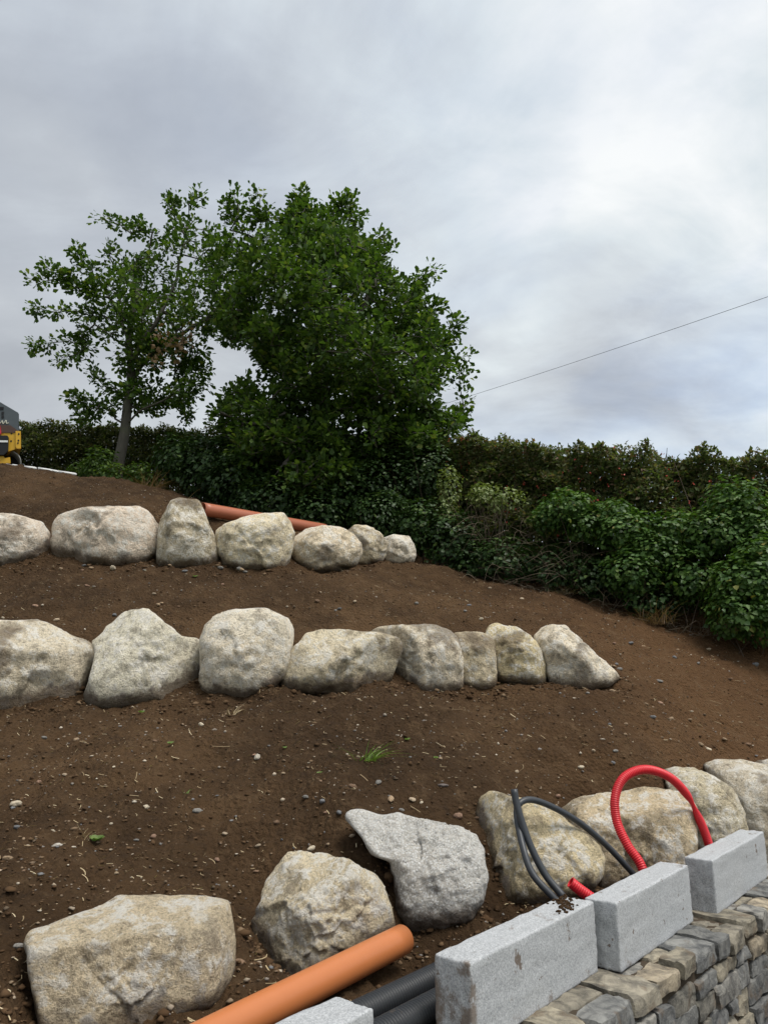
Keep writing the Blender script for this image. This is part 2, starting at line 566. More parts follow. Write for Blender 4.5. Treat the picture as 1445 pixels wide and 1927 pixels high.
boulder([(722, 1012), (740, 1006), (770, 1009), (779, 1025), (783, 1045), (776, 1061), (755, 1064), (728, 1060), (721, 1035)], 9.8, .5, (.50, .465, .41), 'smallest boulder of the upper row, last before the dark hedge', seed=7, n=3.6, group=G_U)
# -- middle row
boulder([(-90, 1230), (-70, 1185), (-30, 1170), (0, 1165), (30, 1167), (70, 1165), (95, 1174), (130, 1194), (165, 1204), (176, 1218), (174, 1248), (160, 1292), (146, 1318), (110, 1328), (70, 1334), (20, 1338), (-40, 1332), (-80, 1290)], 6.0, .42, (.49, .45, .375), 'big boulder at the left edge of the middle row with a light stepped top', seed=11, n=3.4, group=G_M, planes=[(.0, .72, .69, .86), (-.05, -.12, 1, .82)])
boulder([(170, 1207), (195, 1187), (215, 1164), (238, 1147), (268, 1143), (286, 1150), (310, 1175), (340, 1197), (370, 1200), (383, 1210), (381, 1245), (377, 1290), (371, 1312), (330, 1319), (250, 1326), (200, 1331), (165, 1320), (157, 1305), (171, 1270), (178, 1235)], 6.02, .36, (.52, .505, .44), 'peaked greenish grey boulder with a pointed top in the middle row', seed=12, n=3.6, group=G_M, planes=[(-.55, .55, .62, .80), (.5, .1, .85, .9), (0, .15, 1, .85)], rough=1.2)
boulder([(376, 1205), (385, 1180), (405, 1159), (440, 1147), (500, 1144), (520, 1154), (545, 1165), (553, 1185), (549, 1220), (536, 1260), (516, 1290), (490, 1312), (460, 1320), (420, 1313), (385, 1300), (377, 1270), (379, 1240)], 6.08, .45, (.54, .505, .44), 'almost round whitish boulder of the middle row', seed=13, n=2.6, group=G_M)
boulder([(536, 1262), (550, 1222), (575, 1192), (605, 1183), (660, 1186), (720, 1189), (750, 1199), (758, 1215), (746, 1255), (736, 1282), (690, 1292), (640, 1300), (590, 1306), (555, 1301), (528, 1287)], 6.15, .5, (.50, .455, .36), 'long low boulder of the middle row beside the round one', seed=14, n=3.0, group=G_M, planes=[(-.1, .62, .78, .84), (.45, -.2, .85, .85)])
boulder([(688, 1183), (730, 1177), (820, 1176), (846, 1186), (860, 1197), (869, 1225), (873, 1260), (869, 1291), (840, 1303), (800, 1300), (760, 1292), (736, 1282), (730, 1240), (715, 1205)], 6.42, .42, (.49, .445, .37), 'flat-topped grey boulder partly behind the long low one', seed=15, n=4.8, group=G_M, planes=[(-.62, -.1, .75, .78)], centre=(790, 1238))
boulder([(855, 1191), (880, 1188), (915, 1194), (931, 1207), (933, 1250), (934, 1286), (915, 1297), (880, 1292), (858, 1282), (852, 1240)], 6.5, .55, (.49, .435, .33), 'narrow upright block squeezed between two boulders of the middle row', seed=16, n=5.5, group=G_M)
boulder([(909, 1196), (922, 1178), (935, 1171), (952, 1178), (972, 1180), (996, 1195), (1016, 1220), (1027, 1250), (1027, 1287), (1000, 1288), (940, 1281), (926, 1272), (922, 1220)], 6.55, .42, (.45, .395, .265), 'triangular yellowish boulder with a notched top in the middle row', seed=17, n=3.6, group=G_M)
boulder([(1003, 1197), (1020, 1182), (1037, 1173), (1065, 1181), (1097, 1208), (1132, 1240), (1160, 1264), (1166, 1276), (1146, 1291), (1110, 1299), (1060, 1295), (1030, 1284), (1017, 1235)], 6.55, .48, (.56, .515, .44), 'wedge-shaped boulder at the right end of the middle row', seed=18, n=3.0, group=G_M, planes=[(.4, .6, .69, .82), (-.05, -.15, .98, .85)], rough=1.25, centre=(1075, 1245))
# -- front row
boulder([(44, 1778), (58, 1750), (130, 1725), (200, 1700), (215, 1685), (300, 1680), (380, 1682), (432, 1694), (437, 1720), (441, 1770), (444, 1832), (424, 1862), (398, 1892), (330, 1918), (250, 1955), (150, 1985), (95, 1985), (82, 1930), (72, 1885), (62, 1840), (54, 1800)], 2.86, .46, (.45, .39, .295), 'large squared boulder with a flat tan top at the lower left', seed=21, n=4.2, group=G_F, planes=[(-.08, .86, .50, .86), (-.12, -.12, 1, .80)], rough=.8)
boulder([(469, 1728), (488, 1697), (490, 1670), (505, 1640), (535, 1604), (560, 1597), (610, 1604), (650, 1617), (705, 1644), (726, 1670), (739, 1710), (744, 1748), (705, 1785), (640, 1820), (570, 1850), (530, 1848), (490, 1812), (474, 1770)], 3.46, .36, (.485, .435, .335), 'cream boulder behind the front orange pipe', seed=22, n=3.2, group=G_F, planes=[(-.42, .75, .52, .76), (.45, -.15, .88, .86), (-.7, -.1, .7, .90)], rough=1.2)
boulder([(638, 1529), (660, 1517), (690, 1524), (720, 1534), (755, 1531), (800, 1544), (860, 1557), (896, 1570), (909, 1600), (914, 1650), (906, 1692), (890, 1722), (850, 1740), (800, 1748), (760, 1746), (745, 1715), (745, 1650), (735, 1622), (700, 1612), (674, 1570)], 3.75, .42, (.62, .61, .585), 'speckled whitish granite boulder with a tail pointing up the bank', seed=23, n=3.2, group=G_F, mat=ROCKS, centre=(815, 1625), planes=[(-.1, .5, .86, .80)])
boulder([(893, 1530), (899, 1500), (920, 1487), (945, 1491), (975, 1504), (1010, 1514), (1060, 1539), (1100, 1567), (1129, 1590), (1136, 1615), (1126, 1652), (1100, 1684), (1060, 1700), (1000, 1708), (950, 1702), (920, 1685), (914, 1640), (909, 1590), (900, 1560)], 4.12, .46, (.47, .41, .285), 'yellowish boulder behind the black hose loop', seed=24, n=3.2, group=G_F, planes=[(.35, .6, .72, .84), (-.75, .2, .62, .80)], rough=1.1)
boulder([(1050, 1522), (1100, 1499), (1150, 1491), (1230, 1479), (1290, 1489), (1312, 1520), (1310, 1590), (1300, 1650), (1240, 1685), (1190, 1695), (1140, 1690), (1112, 1640), (1085, 1575)], 4.65, .46, (.43, .365, .265), 'long tan boulder framed by the red hose arch', seed=25, n=3.8, group=G_F, planes=[(0, .84, .55, .84), (.1, -.1, 1, .80)])
boulder([(1243, 1450), (1275, 1441), (1310, 1446), (1345, 1459), (1376, 1485), (1401, 1530), (1408, 1572), (1396, 1625), (1340, 1650), (1300, 1640), (1275, 1570), (1262, 1500)], 5.2, .45, (.42, .385, .30), 'rugged boulder right of the red hose arch', seed=26, n=3.0, group=G_F, rough=1.35)
boulder([(1318, 1442), (1345, 1430), (1400, 1432), (1445, 1441), (1500, 1455), (1535, 1490), (1540, 1570), (1490, 1640), (1420, 1645), (1396, 1570), (1376, 1520), (1345, 1475)], 5.6, .45, (.43, .395, .335), 'smooth grey boulder cut by the right edge', seed=27, n=3.0, group=G_F)
boulder([(1405, 1440), (1425, 1430), (1460, 1427), (1520, 1432), (1560, 1455), (1560, 1500), (1480, 1520), (1420, 1480)], 6.1, .5, (.42, .38, .32), 'boulder of which only a sliver shows above the right edge boulder', seed=28, group=G_F)

# ------------------------------------------------------------------ terrain
WD = np.array([.676, .737])          # direction of the stone wall in plan
WN = np.array([.737, -.676])         # its face normal (towards the camera side)
W_FACE, WALL_TOP = -1.36, EYE - 1.05

ctrl = []


def c_px(*pts):
    for px, py, Y in pts:
        ctrl.append(at(px, py, Y))


def c_w(*pts):
    for p in pts:
        ctrl.append(np.array(p, float))


# trench behind the granite blocks
for s, n in ((-.5, -1.75), (.3, -1.75), (1.0, -1.72), (1.8, -1.72), (2.5, -1.72), (3.2, -1.75), (4.2, -1.75), (5.5, -1.7), (1.4, -1.9), (2.2, -1.92), (3.0, -1.95)):
    q = s * WD + n * WN
    c_w((q[0], q[1], EYE - 1.06))
for _p in (0, .5, 1.0, 1.4):
    _q = at(757, 1768, 3.37) + (at(445, 1927, 2.62) - at(757, 1768, 3.37)) * _p
    c_w((_q[0], _q[1], EYE - 1.06))
# every boulder's foot
for (_o, _Y, _dep, *_r), _k in BOULDERS:
    _o = np.array(_o, float)
    _lo, _hi = _o.min(0), _o.max(0)
    _c = (_lo + _hi) / 2
    _C = at(_c[0], _c[1], _Y)
    _D = _dep * min(_hi - _lo) * (_Y * CP + (_C[2] - EYE) * SP) / F_PX
    for px, py in _o:
        if py > _lo[1] + .80 * (_hi[1] - _lo[1]) and (abs(px - _c[0]) < .86 * (_hi[0] - _c[0]) or py > _lo[1] + .87 * (_hi[1] - _lo[1])):
            e = 1 - min(1, abs(px - _c[0]) / (_hi[0] - _c[0])) ** 5
            ctrl.append(at(px, py + 3, _Y - .85 * _D * e ** .5))
# ground just behind them
c_px((-40, 1800, 2.6), (60, 1752, 2.95), (240, 1690, 3.2), (440, 1715, 3.3), (470, 1715, 3.7), (600, 1615, 3.85), (640, 1545, 3.95), (730, 1538, 4.1), (890, 1550, 4.25), (930, 1498, 4.5), (1080, 1505, 4.95), (1230, 1486, 5.1), (1300, 1450, 5.65), (1400, 1437, 6.05), (1445, 1432, 6.25))
c_px((1200, 1290, 6.4), (1180, 1310, 6.1))
# ground behind the middle row
c_px((-60, 1190, 6.55), (40, 1180, 6.55), (180, 1202, 6.55), (280, 1195, 6.6), (375, 1202, 6.6), (460, 1190, 6.7), (560, 1195, 6.75), (700, 1188, 6.95), (800, 1190, 7.0), (880, 1198, 7.05), (1000, 1198, 7.1), (1080, 1217, 7.1), (1200, 1262, 6.85))
c_w((-2.6, 4.4, EYE - .50), (-1.4, 4.5, EYE - .43), (-.4, 4.8, EYE - .36), (.4, 5.0, EYE - .31), (1.2, 5.35, EYE - .30), (2.0, 5.75, EYE - .27), (-2.2, 3.6, EYE - .68), (-3.5, 4.6, EYE - .45))
# open soil to the right
c_px((1300, 1370, 6.3), (1445, 1355, 6.9), (1445, 1285, 7.6), (1300, 1262, 7.3), (1200, 1215, 7.5), (1445, 1217, 8.2), (1300, 1183, 8.6), (1180, 1152, 8.9), (1090, 1125, 9.25), (1000, 1102, 9.5), (900, 1087, 9.75), (820, 1073, 9.9), (860, 1110, 9.0), (780, 1095, 9.0), (940, 1140, 8.2))
# foot of the upper row and what lies behind it
c_px((-60, 985, 8.7), (0, 980, 8.75), (95, 980, 8.75), (200, 966, 8.85), (300, 968, 8.85), (400, 992, 8.8), (440, 987, 9.1), (500, 993, 9.45), (560, 999, 9.8), (620, 1003, 10.2), (720, 1050, 10.3), (800, 1085, 10.2), (860, 1098, 10.2))
c_px((0, 925, 9.8), (200, 935, 9.7), (320, 955, 9.6))
# crest and the plateau beyond
c_px((-60, 872, 11.4), (0, 875, 11.5), (100, 888, 11.5), (200, 903, 11.4), (300, 924, 11.2), (380, 943, 11.0), (500, 978, 10.6), (620, 998, 10.7))
c_w((-7.5, 13.5, EYE + 3.75), (-4.5, 13.5, EYE + 3.35), (-2, 13, EYE + 3.0), (.5, 12, EYE + 2.6), (-8, 16, EYE + 4.1), (-3, 16, EYE + 3.7), (2, 15, EYE + 3.3), (4, 11.5, EYE + 1.9), (6.2, 10, EYE + 1.1), (7, 7.5, EYE + .4), (6, 5.5, EYE - .35),
    (-5, 2.5, EYE - .7), (-5.5, 5.5, EYE - .15), (-7, 8, EYE + 1.4), (-9, 11.5, EYE + 3.7), (-3, 1.5, EYE - 1.0), (-2, 2.2, EYE - .85), (10, 10, EYE + .9))
ctrl = np.array(ctrl)


def _phi(r2):
    return np.where(r2 > 1e-12, r2 * np.log(np.maximum(r2, 1e-12)), 0)


_d2 = ((ctrl[:, None, :2] - ctrl[None, :, :2]) ** 2).sum(-1)
_n = len(ctrl)
_A = np.zeros((_n + 3, _n + 3))
_A[:_n, :_n] = _phi(_d2) + np.eye(_n) * .004
_A[:_n, _n:] = np.c_[np.ones(_n), ctrl[:, :2]]
_A[_n:, :_n] = _A[:_n, _n:].T
_w = np.linalg.solve(_A, np.r_[ctrl[:, 2], 0, 0, 0])


def base_height(x, y):
    x = np.clip(np.asarray(x, float), -10, 9)
    y0 = np.asarray(y, float)
    y = np.clip(y0, .8, 15.5)
    out = np.empty(x.shape)
    xf, yf, of = x.ravel(), y.ravel(), out.ravel()
    for i in range(0, len(xf), 20000):
        sl = slice(i, i + 20000)
        r2 = (xf[sl, None] - ctrl[None, :, 0]) ** 2 + (yf[sl, None] - ctrl[None, :, 1]) ** 2
        of[sl] = _phi(r2) @ _w[:_n] + _w[_n] + _w[_n + 1] * xf[sl] + _w[_n + 2] * yf[sl]
    out = of.reshape(x.shape)
    return out + .03 * np.maximum(0, y0 - 15.5)


def sstep(x, a, b):
    t = np.clip((x - a) / (b - a), 0, 1)
    return t * t * (3 - 2 * t)


def wall_drop(x, y, z):
    n = x * WN[0] + y * WN[1]
    k = sstep(n, -1.72, -1.60)
    return z * (1 - k)


def height(x, y, fine=True):
    x = np.asarray(x, float)
    y = np.asarray(y, float)
    z = base_height(x, y)
    if fine:
        P = np.stack([x.ravel(), y.ravel(), np.zeros(x.size)], 1)
        nz = .050 * fbm(P * 1.3, 2) + .030 * fbm(P * 5.0 + 3, 3, .55) + .034 * np.maximum(0, fbm(P * 11.0 + 9, 2) - .02) + .017 * np.abs(fbm(P * 27.0, 2))
        z = z + nz.reshape(x.shape)
    return wall_drop(x, y, z)


# the dug-over bank: one sheet, closer rows of vertices where the ground is near
rows = [0.6]
while rows[-1] < 13.5:
    rows.append(rows[-1] + .010 + .0042 * rows[-1])
rows = np.array(rows)
cols = np.linspace(-1, 1, 640)
GX = cols[None] * (rows[:, None] + 1.6) * .98
GY = np.repeat(rows[:, None], len(cols), 1)
GZ = height(GX, GY)
nr, ncl = GX.shape
ii = (np.arange(nr - 1)[:, None] * ncl + np.arange(ncl - 1)[None]).ravel()
Q = np.stack([ii, ii + 1, ii + ncl + 1, ii + ncl], 1)
put('soil_bank', mesh_from('soil_bank', np.stack([GX, GY, GZ], -1).reshape(-1, 3), Q, [SOIL], True), kind='structure')

# the land around it
gx = np.r_[-160, -110, -70, np.arange(-45, 45.1, 1.0), 70, 110, 160]
gy = np.r_[-120, -60, -30, np.arange(-15, 45.1, 1.0), 70, 110, 180, 260]
FX, FY = np.meshgrid(gx, gy)
FZ = base_height(FX, FY)
FZ = wall_drop(FX, FY, FZ)
inside = (FY > .4) & (FY < 14) & (np.abs(FX) < (FY + 1.6) * .98 + 1.0)
FZ = FZ - np.where(inside, .45, .07)
nr, ncl = FX.shape
ii = (np.arange(nr - 1)[:, None] * ncl + np.arange(ncl - 1)[None]).ravel()
put('field', mesh_from('field', np.stack([FX, FY, FZ], -1).reshape(-1, 3), np.stack([ii, ii + 1, ii + ncl + 1, ii + ncl], 1), [FIELD], True), kind='structure')


# ------------------------------------------------------------------ boulders
def ico(level):
    bm = bmesh.new()
    bmesh.ops.create_icosphere(bm, subdivisions=level, radius=1.0)
    V = np.array([v.co for v in bm.verts])
    F = np.array([[v.index for v in f.verts] for f in bm.faces])
    bm.free()
    return norm(V), F


ICO = {k: ico(k) for k in (1, 2, 3, 5, 6)}


def poly_radius(pts, th):
    """distance from the origin to a star-shaped outline, per angle"""
    a = np.unwrap(np.arctan2(pts[:, 1], pts[:, 0]))
    if a[-1] < a[0]:
        pts = pts[::-1]
    rr = np.zeros(720)
    tt = np.linspace(-np.pi, np.pi, 720, endpoint=False)
    dirs = np.stack([np.cos(tt), np.sin(tt)], 1)
    for i in range(len(pts)):
        p, q = pts[i], pts[(i + 1) % len(pts)]
        e = q - p
        den = dirs[:, 0] * e[1] - dirs[:, 1] * e[0]
        with np.errstate(divide='ignore', invalid='ignore'):
            t = (p[0] * e[1] - p[1] * e[0]) / den
            u = (p[0] * dirs[:, 1] - p[1] * dirs[:, 0]) / den
        ok = (t > 0) & (u >= -1e-6) & (u <= 1 + 1e-6)
        rr = np.where(ok & (t > rr), t, rr)
    good = rr > 0
    rr = np.interp(tt, tt[good], rr[good])
    ker = np.hanning(15)
    ker /= ker.sum()
    rr = np.convolve(np.r_[rr[-20:], rr, rr[:20]], ker, 'same')[20:-20]
    return np.interp(th, np.r_[tt, np.pi], np.r_[rr, rr[0]])


def build_boulder(outline, Y, depth, tint, label, planes=(), seed=0, n=2.8, mat=None, rough=1.0, tilt=0, group=None, centre=None):
    rng = np.random.default_rng(100 + seed)
    o = np.array(outline, float)
    if centre is None:
        lo, hi = o.min(0), o.max(0)
        centre = (lo + hi) / 2
    C = at(centre[0], centre[1], Y)
    view = C - np.array([0, 0, EYE])
    fw = view / np.linalg.norm(view)
    r = np.cross(fw, [0, 0, 1.0])
    r /= np.linalg.norm(r)
    up = np.cross(r, fw)
    pts = []
    for px, py in o:
        d = ray(px, py)
        p = d * (np.dot(view, fw) / np.dot(d, fw)) - view
        pts.append((np.dot(p, r), np.dot(p, up)))
    pts = np.array(pts)
    size = pts.max(0) - pts.min(0)
    pts[:, 1] = np.where(pts[:, 1] < -.25 * size[1], pts[:, 1] * 1.07, pts[:, 1])   # the foot goes on below the soil
    dirs, Fc = ICO[6 if Y < 4.8 else 5]
    u, v, wv = dirs.T
    th = np.arctan2(v, u)
    R = poly_radius(pts, th)
    D = depth * min(size)
    cph = np.sqrt(np.maximum(1 - wv ** 2, 0))
    rad = (np.power(cph / R, n) + np.power(np.abs(wv) / D, n)) ** (-1 / n)
    # flat broken faces; most look towards the front and stay clear of the outline
    pl = [np.array(p, float) for p in planes]
    ref = (np.array([0, 0, 1.0]))
    for k in range(16):
        a = rng.uniform(-.25, np.pi + .25)
        t = rng.uniform(.35, 1.2)
        s = -1 if k in (4, 5) else 1
        nn = np.array([math.sin(t) * math.cos(a), math.sin(t) * math.sin(a), s * math.cos(t)])
        i = np.argmax(dirs @ nn)
        sup = (rad * (dirs @ nn)).max()
        pl.append(np.r_[nn, -(rng.uniform(.82, .93) if k < 6 else rng.uniform(.91, .985)) * sup])
    inv = (1 / rad) ** 34
    for p in pl:
        nn = p[:3] / np.linalg.norm(p[:3])
        dist = -p[3] if p[3] < 0 else p[3] * D
        inv = inv + np.maximum(dirs @ nn / dist, 0) ** 34
    rad = inv ** (-1 / 34)
    P = dirs * rad[:, None]
    # bring the cut shape back out to its full outline
    tb = np.arctan2(P[:, 1], P[:, 0])
    bi = ((tb + np.pi) / (2 * np.pi) * 120).astype(int) % 120
    mx = np.zeros(120)
    np.maximum.at(mx, bi, np.hypot(P[:, 0], P[:, 1]))
    tc_ = (np.arange(120) + .5) / 120 * 2 * np.pi - np.pi
    fac = poly_radius(pts, tc_) / mx
    kk = np.hanning(7)
    kk /= kk.sum()
    fac = np.convolve(np.r_[fac[-6:], fac, fac[:6]], kk, 'same')[6:-6]
    sf = np.interp(tb, np.r_[tc_[-1] - 2 * np.pi, tc_, tc_[0] + 2 * np.pi], np.r_[fac[-1], fac, fac[0]])
    P[:, :2] *= np.clip(sf, .9, 1.6)[:, None]
    sz = float(np.sqrt(size[0] * size[1]))
    q = P / sz + seed * 3.17
    big = fbm(q * 2.2, 3)
    rid = fbm(q * 4.2 + 5, 4, .55, ridged=True)
    med = fbm(q * 9 + 8, 3, .55)
    pit = np.minimum(fbm(q * 17 + 2, 2) + .15, 0)
    disp = sz * rough * (.024 * big + .017 * (rid - .4) + .014 * med + .018 * pit)
    # broken chips: patches of the skin tilted against each other, in some places only
    sd_ = norm(rng.normal(size=(34, 3)))
    jit_ = norm(dirs + .10 * np.stack([fbm(q * 3.1 + t_, 2) for t_ in (1, 4, 9)], 1))
    own = np.argmax(jit_ @ sd_.T, 1)
    tl = rng.normal(size=(34, 3)) * .16
    chip = np.einsum('ij,ij->i', dirs - sd_[own], tl[own]) + rng.uniform(-.02, .02, 34)[own]
    disp = disp + sz * rough * .30 * chip * np.clip(fbm(q * 1.6 + 33, 2) * 2.2 + .55, 0, 1)
    # a few cracks
    for _ in range(3):
        cn = norm(rng.normal(size=3))
        cd = P @ cn / sz - rng.uniform(-.22, .22) + .05 * fbm(q * 3.3 + 7, 3)
        disp = disp - sz * .020 * np.exp(-(cd / .014) ** 2) * np.clip(fbm(q * 2.0 + 51, 2) * 3 + .2, 0, 1)
    edge = .35 + .65 * np.abs(wv)
    P = P * (1 + (disp * edge / np.maximum(rad, 1e-6)))[:, None]
    Wd = P[:, :1] * r + P[:, 1:2] * up - P[:, 2:] * fw
    me = mesh_from('boulder', Wd, Fc, [mat or ROCK], True)
    Pw = Wd + C
    hg = Pw[:, 2] - height(Pw[:, 0], Pw[:, 1], False)
    soil = np.clip(1 - (hg + .005) / (.30 * sz + .03), 0, 1)
    at_ = me.attributes.new('soil', 'FLOAT', 'POINT')
    at_.data.foreach_set('value', soil.astype(np.float32))
    return put('boulder', me, None, label, 'boulder', group, color=tint, loc=tuple(C))


for _a, _k in BOULDERS:
    build_boulder(*_a, **_k)

# ------------------------------------------------------------------ stone wall
wall = root('stone_wall', (*(1.0 * WD + W_FACE * WN), 0), 'low rubble stone retaining wall with rough flat cap stones under the granite blocks', 'wall')


def wp(s, n, z):
    return np.array([s * WD[0] + n * WN[0], s * WD[1] + n * WN[1], z])


S0, S1 = -1.2, 6.6
# mortar core, slightly lumpy
nu, nv = 260, 24
su = np.linspace(S0, S1, nu)
prof = [(-1.80, -.05), (-1.80, WALL_TOP - .012), (-1.41, WALL_TOP - .014), (-1.384, WALL_TOP - .03), (-1.384, -.05)]
pp, _ = resample(np.array([(a, b, 0) for a, b in prof]), .03)
V = np.array([[wp(s, n_, z_) for n_, z_, _x in pp] for s in su]).reshape(-1, 3)
V = V + (fbm(V * 30, 2) * .004)[:, None]
m_ = len(pp)
ii = (np.arange(nu - 1)[:, None] * m_ + np.arange(m_ - 1)[None]).ravel()
put('mortar_core', mesh_from('mortar_core', V, np.stack([ii, ii + m_, ii + m_ + 1, ii + 1], 1), [MORTAR], True), wall)

# template: cube with 4x4 cells a side
bm = bmesh.new()
bmesh.ops.create_cube(bm, size=2)
bmesh.ops.subdivide_edges(bm, edges=bm.edges[:], cuts=6, use_grid_fill=True)
TV = np.array([v.co for v in bm.verts])
TF = np.array([[v.index for v in f.verts] for f in bm.faces])
bm.free()
_k = 60.0
TV = TV / (np.abs(TV / np.abs(TV).max(1, keepdims=True)) ** _k).sum(1, keepdims=True) ** (1 / _k) 
STONE_COLS = [(.125, .128, .128), (.105, .108, .110), (.165, .163, .155), (.165, .152, .125), (.195, .178, .142), (.22, .19, .145), (.14, .135, .12)]
stone_i = 0


def wall_stone(c4, n0, n1, z_axis, tint, name, rough=.006):
    """c4: four corners (s,z) or (s,n) of the stone's outline; n0..n1 its extent on the third axis"""
    global stone_i
    stone_i += 1
    rng = np.random.default_rng(stone_i)
    c4 = np.array(c4, float)
    a = (TV[:, 0] + 1) / 2
    b = (TV[:, 1] + 1) / 2
    xy = ((1 - a) * (1 - b))[:, None] * c4[0] + (a * (1 - b))[:, None] * c4[1] + (a * b)[:, None] * c4[2] + ((1 - a) * b)[:, None] * c4[3]
    t = (TV[:, 2] + 1) / 2
    d = n0 + (n1 - n0) * t
    if z_axis:
        P = np.array([wp(x, y, z) for (x, y), z in zip(xy, d)])
    else:
        P = np.array([wp(x, n_, y) for (x, y), n_ in zip(xy, d)])
    # hewn: a couple of tilted facets plus grain
    P = P + np.stack([fbm(P * 11 + stone_i, 2), fbm(P * 11 + 31 + stone_i, 2), fbm(P * 13 + 57 + stone_i, 2)], 1) * rough
    P = P + np.stack([fbm(P * 34 + stone_i, 2), fbm(P * 34 + 31 + stone_i, 2), fbm(P * 34 + 57 + stone_i, 2)], 1) * .0045
    cen = P.mean(0)
    hs = np.abs(P - cen).max(0)
    for _ in range(4):
        nn = norm(rng.normal(size=3) * np.array([1, 1, .8]) + np.array([WN[0], WN[1], .5]) * .9)
        dd = (P - cen) @ nn
        lim = dd.max() * rng.uniform(.82, .96)
        P = P - np.maximum(dd - lim, 0)[:, None] * nn * .9
    me = mesh_from('stone', P - cen, TF, [WSTONE], True)
    me.set_sharp_from_angle(angle=math.radians(15))
    j = rng.uniform(.85, 1.18)
    o = put(name, me, wall, color=tuple(c * j for c in tint), loc=tuple(cen - np.array(wall.location)))
    return o


rs = random.Random(5)
# cap course
s = S0
while s < S1:
    wd = rs.uniform(.15, .28)
    g = .010
    th = rs.uniform(.05, .085)
    out_ = W_FACE + rs.uniform(-.004, .016)
    zt = WALL_TOP + rs.uniform(-.006, .012)
    t = rs.choice([STONE_COLS[2], STONE_COLS[3], STONE_COLS[4], STONE_COLS[4], STONE_COLS[5], STONE_COLS[0], STONE_COLS[3]])
    inner = -1.66 + rs.uniform(-.02, .05)
    j = [rs.uniform(-.02, .02) for _ in range(6)]
    if rs.random() < .5:
        cut = W_FACE - rs.uniform(.08, .13)
        wall_stone([(s + g / 2, cut), (s + wd - g / 2 + j[0], cut + j[1]), (s + wd - g / 2, out_), (s + g / 2, out_ + j[2])], zt - th, zt, True, t, 'cap_stone')
        wall_stone([(s + g + j[3], inner - .05), (s + wd - g + j[4], inner - .05), (s + wd - g, cut - .014 + j[1]), (s + g, cut - .014)], zt - th, zt - .006 + j[5] * .3, True, rs.choice(STONE_COLS[2:6]), 'cap_stone')
    else:
        wall_stone([(s + g / 2 + j[0], inner), (s + wd - g / 2 + j[1], inner + j[2]), (s + wd - g / 2, out_ + j[3]), (s + g / 2, out_)], zt - th, zt, True, t, 'cap_stone')
    s += wd
# face of the wall
zc = WALL_TOP - .088
while zc > .02:
    H = rs.uniform(.15, .21)
    zb = max(zc - H, -.02)
    s = S0 + rs.uniform(0, .1)
    while s < S1:
        wd = rs.uniform(.15, .32)
        g = .009
        j = lambda a=.015: rs.uniform(-a, a)
        cells = []
        if rs.random() < .22:
            wd = min(wd, .23)
            cells = [(s, s + wd, zb, zc)]
        else:
            zm = zb + (zc - zb) * rs.uniform(.36, .64)
            for (z0, z1) in ((zb, zm), (zm, zc)):
                if wd > .30 and rs.random() < .55:
                    sm = s + wd * rs.uniform(.35, .65)
                    cells += [(s, sm, z0, z1), (sm, s + wd, z0, z1)]
                else:
                    cells.append((s, s + wd, z0, z1))
        for (a0, a1, z0, z1) in cells:
            wall_stone([(a0 + g / 2 + j(.006), z0 + g / 2 + j()), (a1 - g / 2 + j(.006), z0 + g / 2 + j()), (a1 - g / 2 + j(.006), z1 - g / 2 + j(.010)), (a0 + g / 2 + j(.006), z1 - g / 2 + j(.010))],
                       -1.48, W_FACE + rs.uniform(-.012, .016), False, rs.choice(STONE_COLS[:2] * 2 + STONE_COLS), 'face_stone', .007)
        s += wd
    zc = zb

# ------------------------------------------------------------------ granite blocks
BH = np.radians(39.2)
BD = np.array([math.sin(BH), math.cos(BH)])
BN = np.array([math.cos(BH), -math.sin(BH)])


def granite_block(corner, length, label, width=.138, hgt=.252, yaw=0.0, seed=0):
    """corner: left end of the front top edge"""
    h = BH + yaw
    d = np.array([math.sin(h), math.cos(h), 0])
    nb = np.array([-math.cos(h), math.sin(h), 0])
    bm = bmesh.new()
    bmesh.ops.create_cube(bm, size=1)
    for v in bm.verts:
        v.co = Vector((v.co.x * length, v.co.y * width, v.co.z * hgt))
    bmesh.ops.bevel(bm, geom=bm.edges[:], offset=.009, segments=3, profile=.6, affect='EDGES')
    bmesh.ops.subdivide_edges(bm, edges=[e for e in bm.edges if e.calc_length() > .1], cuts=14, use_grid_fill=True)
    V = np.array([v.co for v in bm.verts])
    nz = fbm(V * 22 + seed * 7, 3) * .0022
    ed = fbm(V * 60 + seed * 3, 2) * .003
    for v, a, b in zip(bm.verts, nz, ed):
        v.co += v.normal * float(a + b)
    me = bpy.data.meshes.new('granite_block')
    bm.to_mesh(me)
    bm.free()
    for p in me.polygons:
        p.use_smooth = True
    me.materials.append(GRANITE)
    c = np.array([corner[0], corner[1], 0]) + d * length / 2 + nb * width / 2
    o = put('granite_block', me, None, label, 'block', 'sawn granite blocks set along the wall', loc=(c[0], c[1], EYE - .8 - hgt / 2), color=(1, 1, 1) if seed == 1 else (0, 0, 0))
    o.rotation_euler = (0, 0, math.atan2(d[1], d[0]))
    return o


granite_block((.267, 2.555), .915, 'muddy sawn granite block beside the black ducts, mud crumbs on its top', seed=1)
granite_block((.928, 3.24), .885, 'middle sawn granite block with the red hose stub behind it', seed=2)
granite_block((1.649, 4.029), 1.05, 'sawn granite block at the right edge below the red hose arch', seed=3)
granite_block((-.025 - .92 * BD[0], 2.214 - .92 * BD[1]), .92, 'granite block cut by the bottom edge in front of the orange pipe', seed=4)


